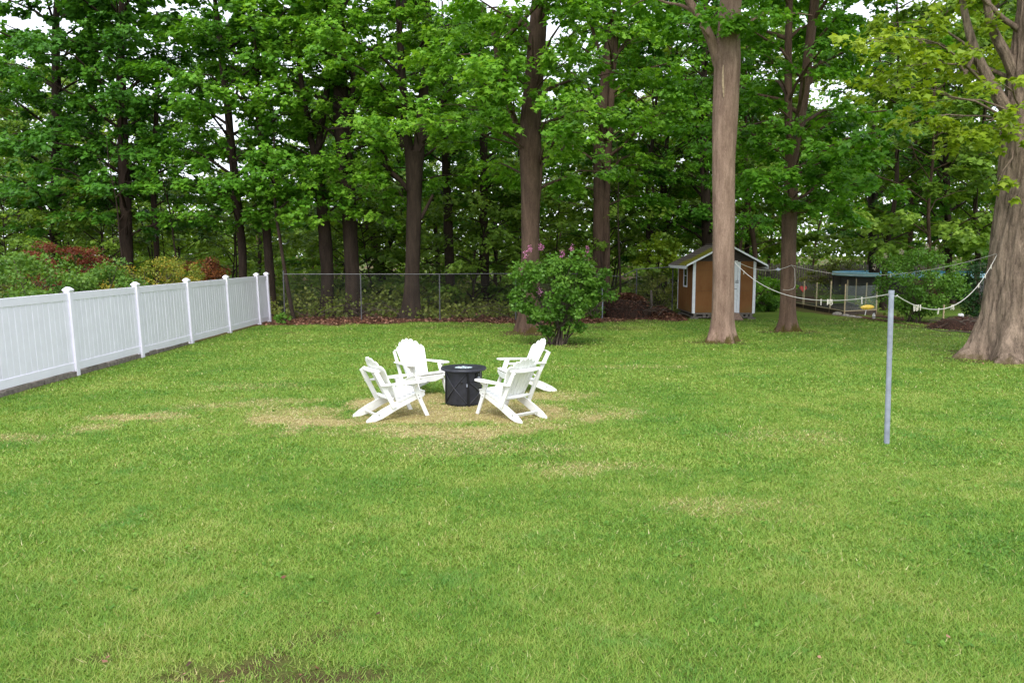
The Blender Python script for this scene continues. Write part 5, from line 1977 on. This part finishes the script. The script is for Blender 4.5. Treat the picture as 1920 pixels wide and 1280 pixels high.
# thin bare saplings between the trunks
rs2 = np.random.default_rng(88)
sap_m = []
for k in range(4):
    pts = [np.array((0, 0, -.05))]
    for q in range(8):
        pts.append(pts[-1] + np.array((rs2.normal(0, .10), rs2.normal(0, .10), .9)))
    V, Fq, C = trunk_arrays(pts, np.linspace(.05, .012, 9), 7, .3, k, .05, step=.5)
    parts = [(V, Fq)]
    for q in range(7):
        s = C[rs2.integers(4, len(C) - 1)]
        a = rs2.uniform(0, 6.28)
        v, f, _ = limb_arrays(s, s + np.array((math.cos(a), math.sin(a), .7)) * rs2.uniform(.5, 1.2), .014, .004, rs2, .1, 4, 4)
        parts.append((v, f))
    V, Fq = join(parts)
    me = np_mesh("sapling", V, Fq)
    me.materials.append(M['bark_dark'])
    sap_m.append(me)
for k in range(34):
    px = rs2.uniform(120, 1900)
    yy = rs2.uniform(32, 46)
    if (1240 < px < 1470 and yy < 36) or (1480 < px < 1850):
        continue
    X = at(px, 500, yy)[0]
    o = bpy.data.objects.new("bare_sapling", sap_m[k % 4])
    col.objects.link(o)
    o.location = (X, yy, float(gz(X, yy)))
    o.rotation_euler = (rs2.normal(0, .06), rs2.normal(0, .08), rs2.uniform(0, 6.28))
    where = ("the white fence" if px < 520 else "the chain link fence" if px < 960 else "the lilac" if px < 1255 else "the shed" if px < 1480 else "the huge right trunk")
    tag(o, "thin dark sapling with a bare stem in the woods behind " + where, "sapling", "thin saplings in the woods")

# far edge of the wood: a mass of leaves beyond the last trunks
fw = Leaves(401)
r_ = np.random.default_rng(402)
for k in range(1150):
    yy = r_.uniform(66, 92)
    px = r_.uniform(-120, 2040)
    X = at(px, 500, yy)[0]
    thin = 250 < px < 620
    zz = r_.uniform(0, 6) if k % 3 == 0 else r_.uniform(.5, 9 if thin else 18) * (r_.uniform(.3, 1) if thin else 1)
    fw.blob((X, yy, zz), (r_.uniform(1.5, 3.2), 1.5, r_.uniform(.8, 1.8)), 70, .42, .6)
tag(link("far_woodland", fw.mesh("far_woodland", False), M['leaf_far']), "far pale green edge of the wood seen between the trunks", "woodland", kind="stuff")

# undergrowth behind the fence
ug = Leaves(411)
for k in range(900):
    yy = 30.6 + 30 * r_.uniform(0, 1) ** 1.6
    X = r_.uniform(-.85, .95) * yy
    if -9.2 + .0 < X < 27 and litter_mask(np.array([X]), np.array([yy]))[0] < .9:
        continue
    if 3.2 < X < 10.5 and yy < 33.6:
        continue
    if 13 < X < 28 and yy < 54 and r_.uniform() < .8:
        continue
    dn = fbm2(np.array([X]), np.array([yy]), .35, 95.0)[0]
    h_ = r_.uniform(.15, .55) * (1.6 if dn > .55 else .8)
    ug.blob((X, yy, float(gz(X, yy)) + h_ * .7), (r_.uniform(.4, 1.1), r_.uniform(.3, .8), h_), 85, .10 + .0012 * yy, .7)
tag(link("undergrowth", ug.mesh("undergrowth", False), M['wildgreen']), "low yellow green undergrowth on the woodland floor behind the fence", "undergrowth", kind="stuff")
# dead sticks lying along the foot of the fence
br = []
for k in range(160):
    yy = r_.uniform(29.9, 34)
    X = r_.uniform(-9, 6)
    a = r_.uniform(0, 6.28)
    L = r_.uniform(.5, 1.8)
    p = np.array((X, yy, r_.uniform(.03, .35)))
    v, f, _ = limb_arrays(p, p + np.array((math.cos(a), math.sin(a) * .5, r_.uniform(-.05, .35))) * L, .016, .005, r_, .12, 4, 5)
    br.append((v, f))
V, Fq = join(br)
tag(link("brushwood", np_mesh("brushwood", V, Fq), M['twig']), "dead sticks and brushwood lying along the chain link fence", "brushwood", kind="stuff")

# --- shrubs -----------------------------------------------------------------------------------
ssum = 0
lb = G(1050, 646)
o, n = shrub("lilac_bush", "tall green lilac bush with a few pink flower heads in front of the brown trunk", lb, (1.62, 1.0, 2.75), 10500, M['leaf_shrub'], 501, .095, 110, 18, M['twig'],
             z0=.10, flowers=((986, 477), (993, 466), (1014, 463), (1054, 476), (1072, 467), (1102, 468), (1100, 484), (978, 508), (1012, 545)), fmat=M['blossom'], nr=.15)
ssum += n
sb = G(1712, 604)
o, n = shrub("flowering_shrub", "broad dark green shrub with pale blossoms behind the steel pole", sb, (1.75, 1.2, 2.75), 10000, M['leaf_shrub'], 502, .085, 75, 12, M['twig'], z0=.06,
             flowers=((1660, 480), (1690, 472), (1738, 462), (1755, 466), (1640, 500), (1720, 485), (1675, 495), (1788, 505)), fmat=M['blossom_pale'], nr=.22)
ssum += n
o, n = shrub("evergreen_shrub", "dense dark evergreen shrub right beside the huge trunk", G(1840, 600), (1.1, .9, 2.3), 6000, M['leaf_ever'], 503, .09, 50, 6, M['twig'], z0=.0, nr=.3)
ssum += n
FXL = FX - 2.0
yb = 18.0
o, n = shrub("rhododendron_shrub", "rounded bright green shrub behind the near end of the white fence", (-12.2, 19.5, 0), (1.55, 1.5, 2.55), 9000, M['leaf_rhodo'], 504, .085, 70, 8, M['twig'], z0=.1, nr=.24, up=.9)
ssum += n
o, n = shrub("rhododendron_shrub", "smaller green shrub to the right of the rounded one behind the white fence", (-11.5, 22.0, 0), (1.2, 1.2, 2.35), 5000, M['leaf_rhodo'], 505, .085, 45, 6, M['twig'], z0=.1, nr=.26, up=.9)
ssum += n
o, n = shrub("japanese_maple", "dark red leaved japanese maple rising behind the white fence", (at(125, 500, 27)[0], 27, 0), (1.8, 1.2, 3.0), 4200, M['leaf_red'], 506, .075, 62, 8, M['bark_dark'], z0=.40, nr=.15, up=1.2, cat="tree")
ssum += n
o, n = shrub("forsythia_bush", "loose yellow green bush with amber tips behind the middle of the white fence", (at(265, 500, 27)[0], 27, 0), (1.75, 1.2, 2.6), 6500, M['leaf_amber'], 507, .07, 70, 14, M['twig'], z0=.05, nr=.2)
ssum += n
o, n = shrub("forsythia_bush", "dull green bush with orange tips, right of the yellow bush", (at(345, 500, 28.5)[0], 28.5, 0), (1.1, 1.0, 2.4), 3500, M['leaf_amber'], 508, .07, 40, 10, M['twig'], z0=.05, nr=.2)
ssum += n
o, n = shrub("russet_bush", "russet brown leaved bush above the far panels of the white fence", (at(385, 500, 30)[0], 30, 0), (.85, .8, 2.75), 2600, M['leaf_russet'], 509, .08, 26, 6, M['twig'], z0=.3, nr=.28)
ssum += n
o, n = shrub("green_perennial", "clump of bright green perennials right of the shed", (*at(1437, 560, 34.5)[:2], 0), (.8, .6, .75), 2200, M['leaf_shrub'], 510, .13, 24, 5, M['twig'], z0=.0, nr=.3, cat="plant")
o, n = shrub("green_perennial", "tall leafy green plant behind the perennials by the shed", (*at(1440, 540, 38)[:2], 0), (1.3, .8, 1.5), 3000, M['leaf_bright'], 511, .12, 30, 5, M['twig'], z0=.0, nr=.28, cat="plant")
o, n = shrub("vine_thicket", "brown green thicket of vines on the fence between compost bin and shed", (*at(1232, 540, 33.5)[:2], 0), (1.0, .5, 1.9), 3200, M['wildgreen'], 512, .08, 36, 14, M['twig'], z0=.0, nr=.22, cat="plant")
o, n = shrub("vine_thicket", "straggly brown thicket over the grey palings behind the pool", (*at(1575, 520, 52)[:2], 0), (3.2, .6, 2.3), 3000, M['wildgreen'], 513, .10, 40, 30, M['twig'], z0=.0, nr=.14, cat="plant")
o, n = shrub("young_maple", "yellow green young maple in front of the woods left of the shed", (*at(1232, 500, 35.5)[:2], 0), (1.1, .9, 3.6), 3500, M['leaf_yellow'], 514, .12, 34, 4, M['bark_dark'], z0=.3, nr=.24, up=.8, cat="tree", maple=True)
o, n = shrub("fence_foot_plant", "small green plant at the foot of the white fence's end post", (*G(533, 606)[:2], 0), (.35, .25, .35), 260, M['leaf_shrub'], 515, .10, 8, 3, M['twig'], z0=.0, nr=.4, cat="plant")
o, n = shrub("lilac_sucker", "low leafy shoots at the right foot of the lilac bush", (*G(1115, 597)[:2], 0), (.35, .3, .7), 420, M['leaf_shrub'], 516, .09, 10, 4, M['twig'], z0=.0, nr=.34, cat="plant")
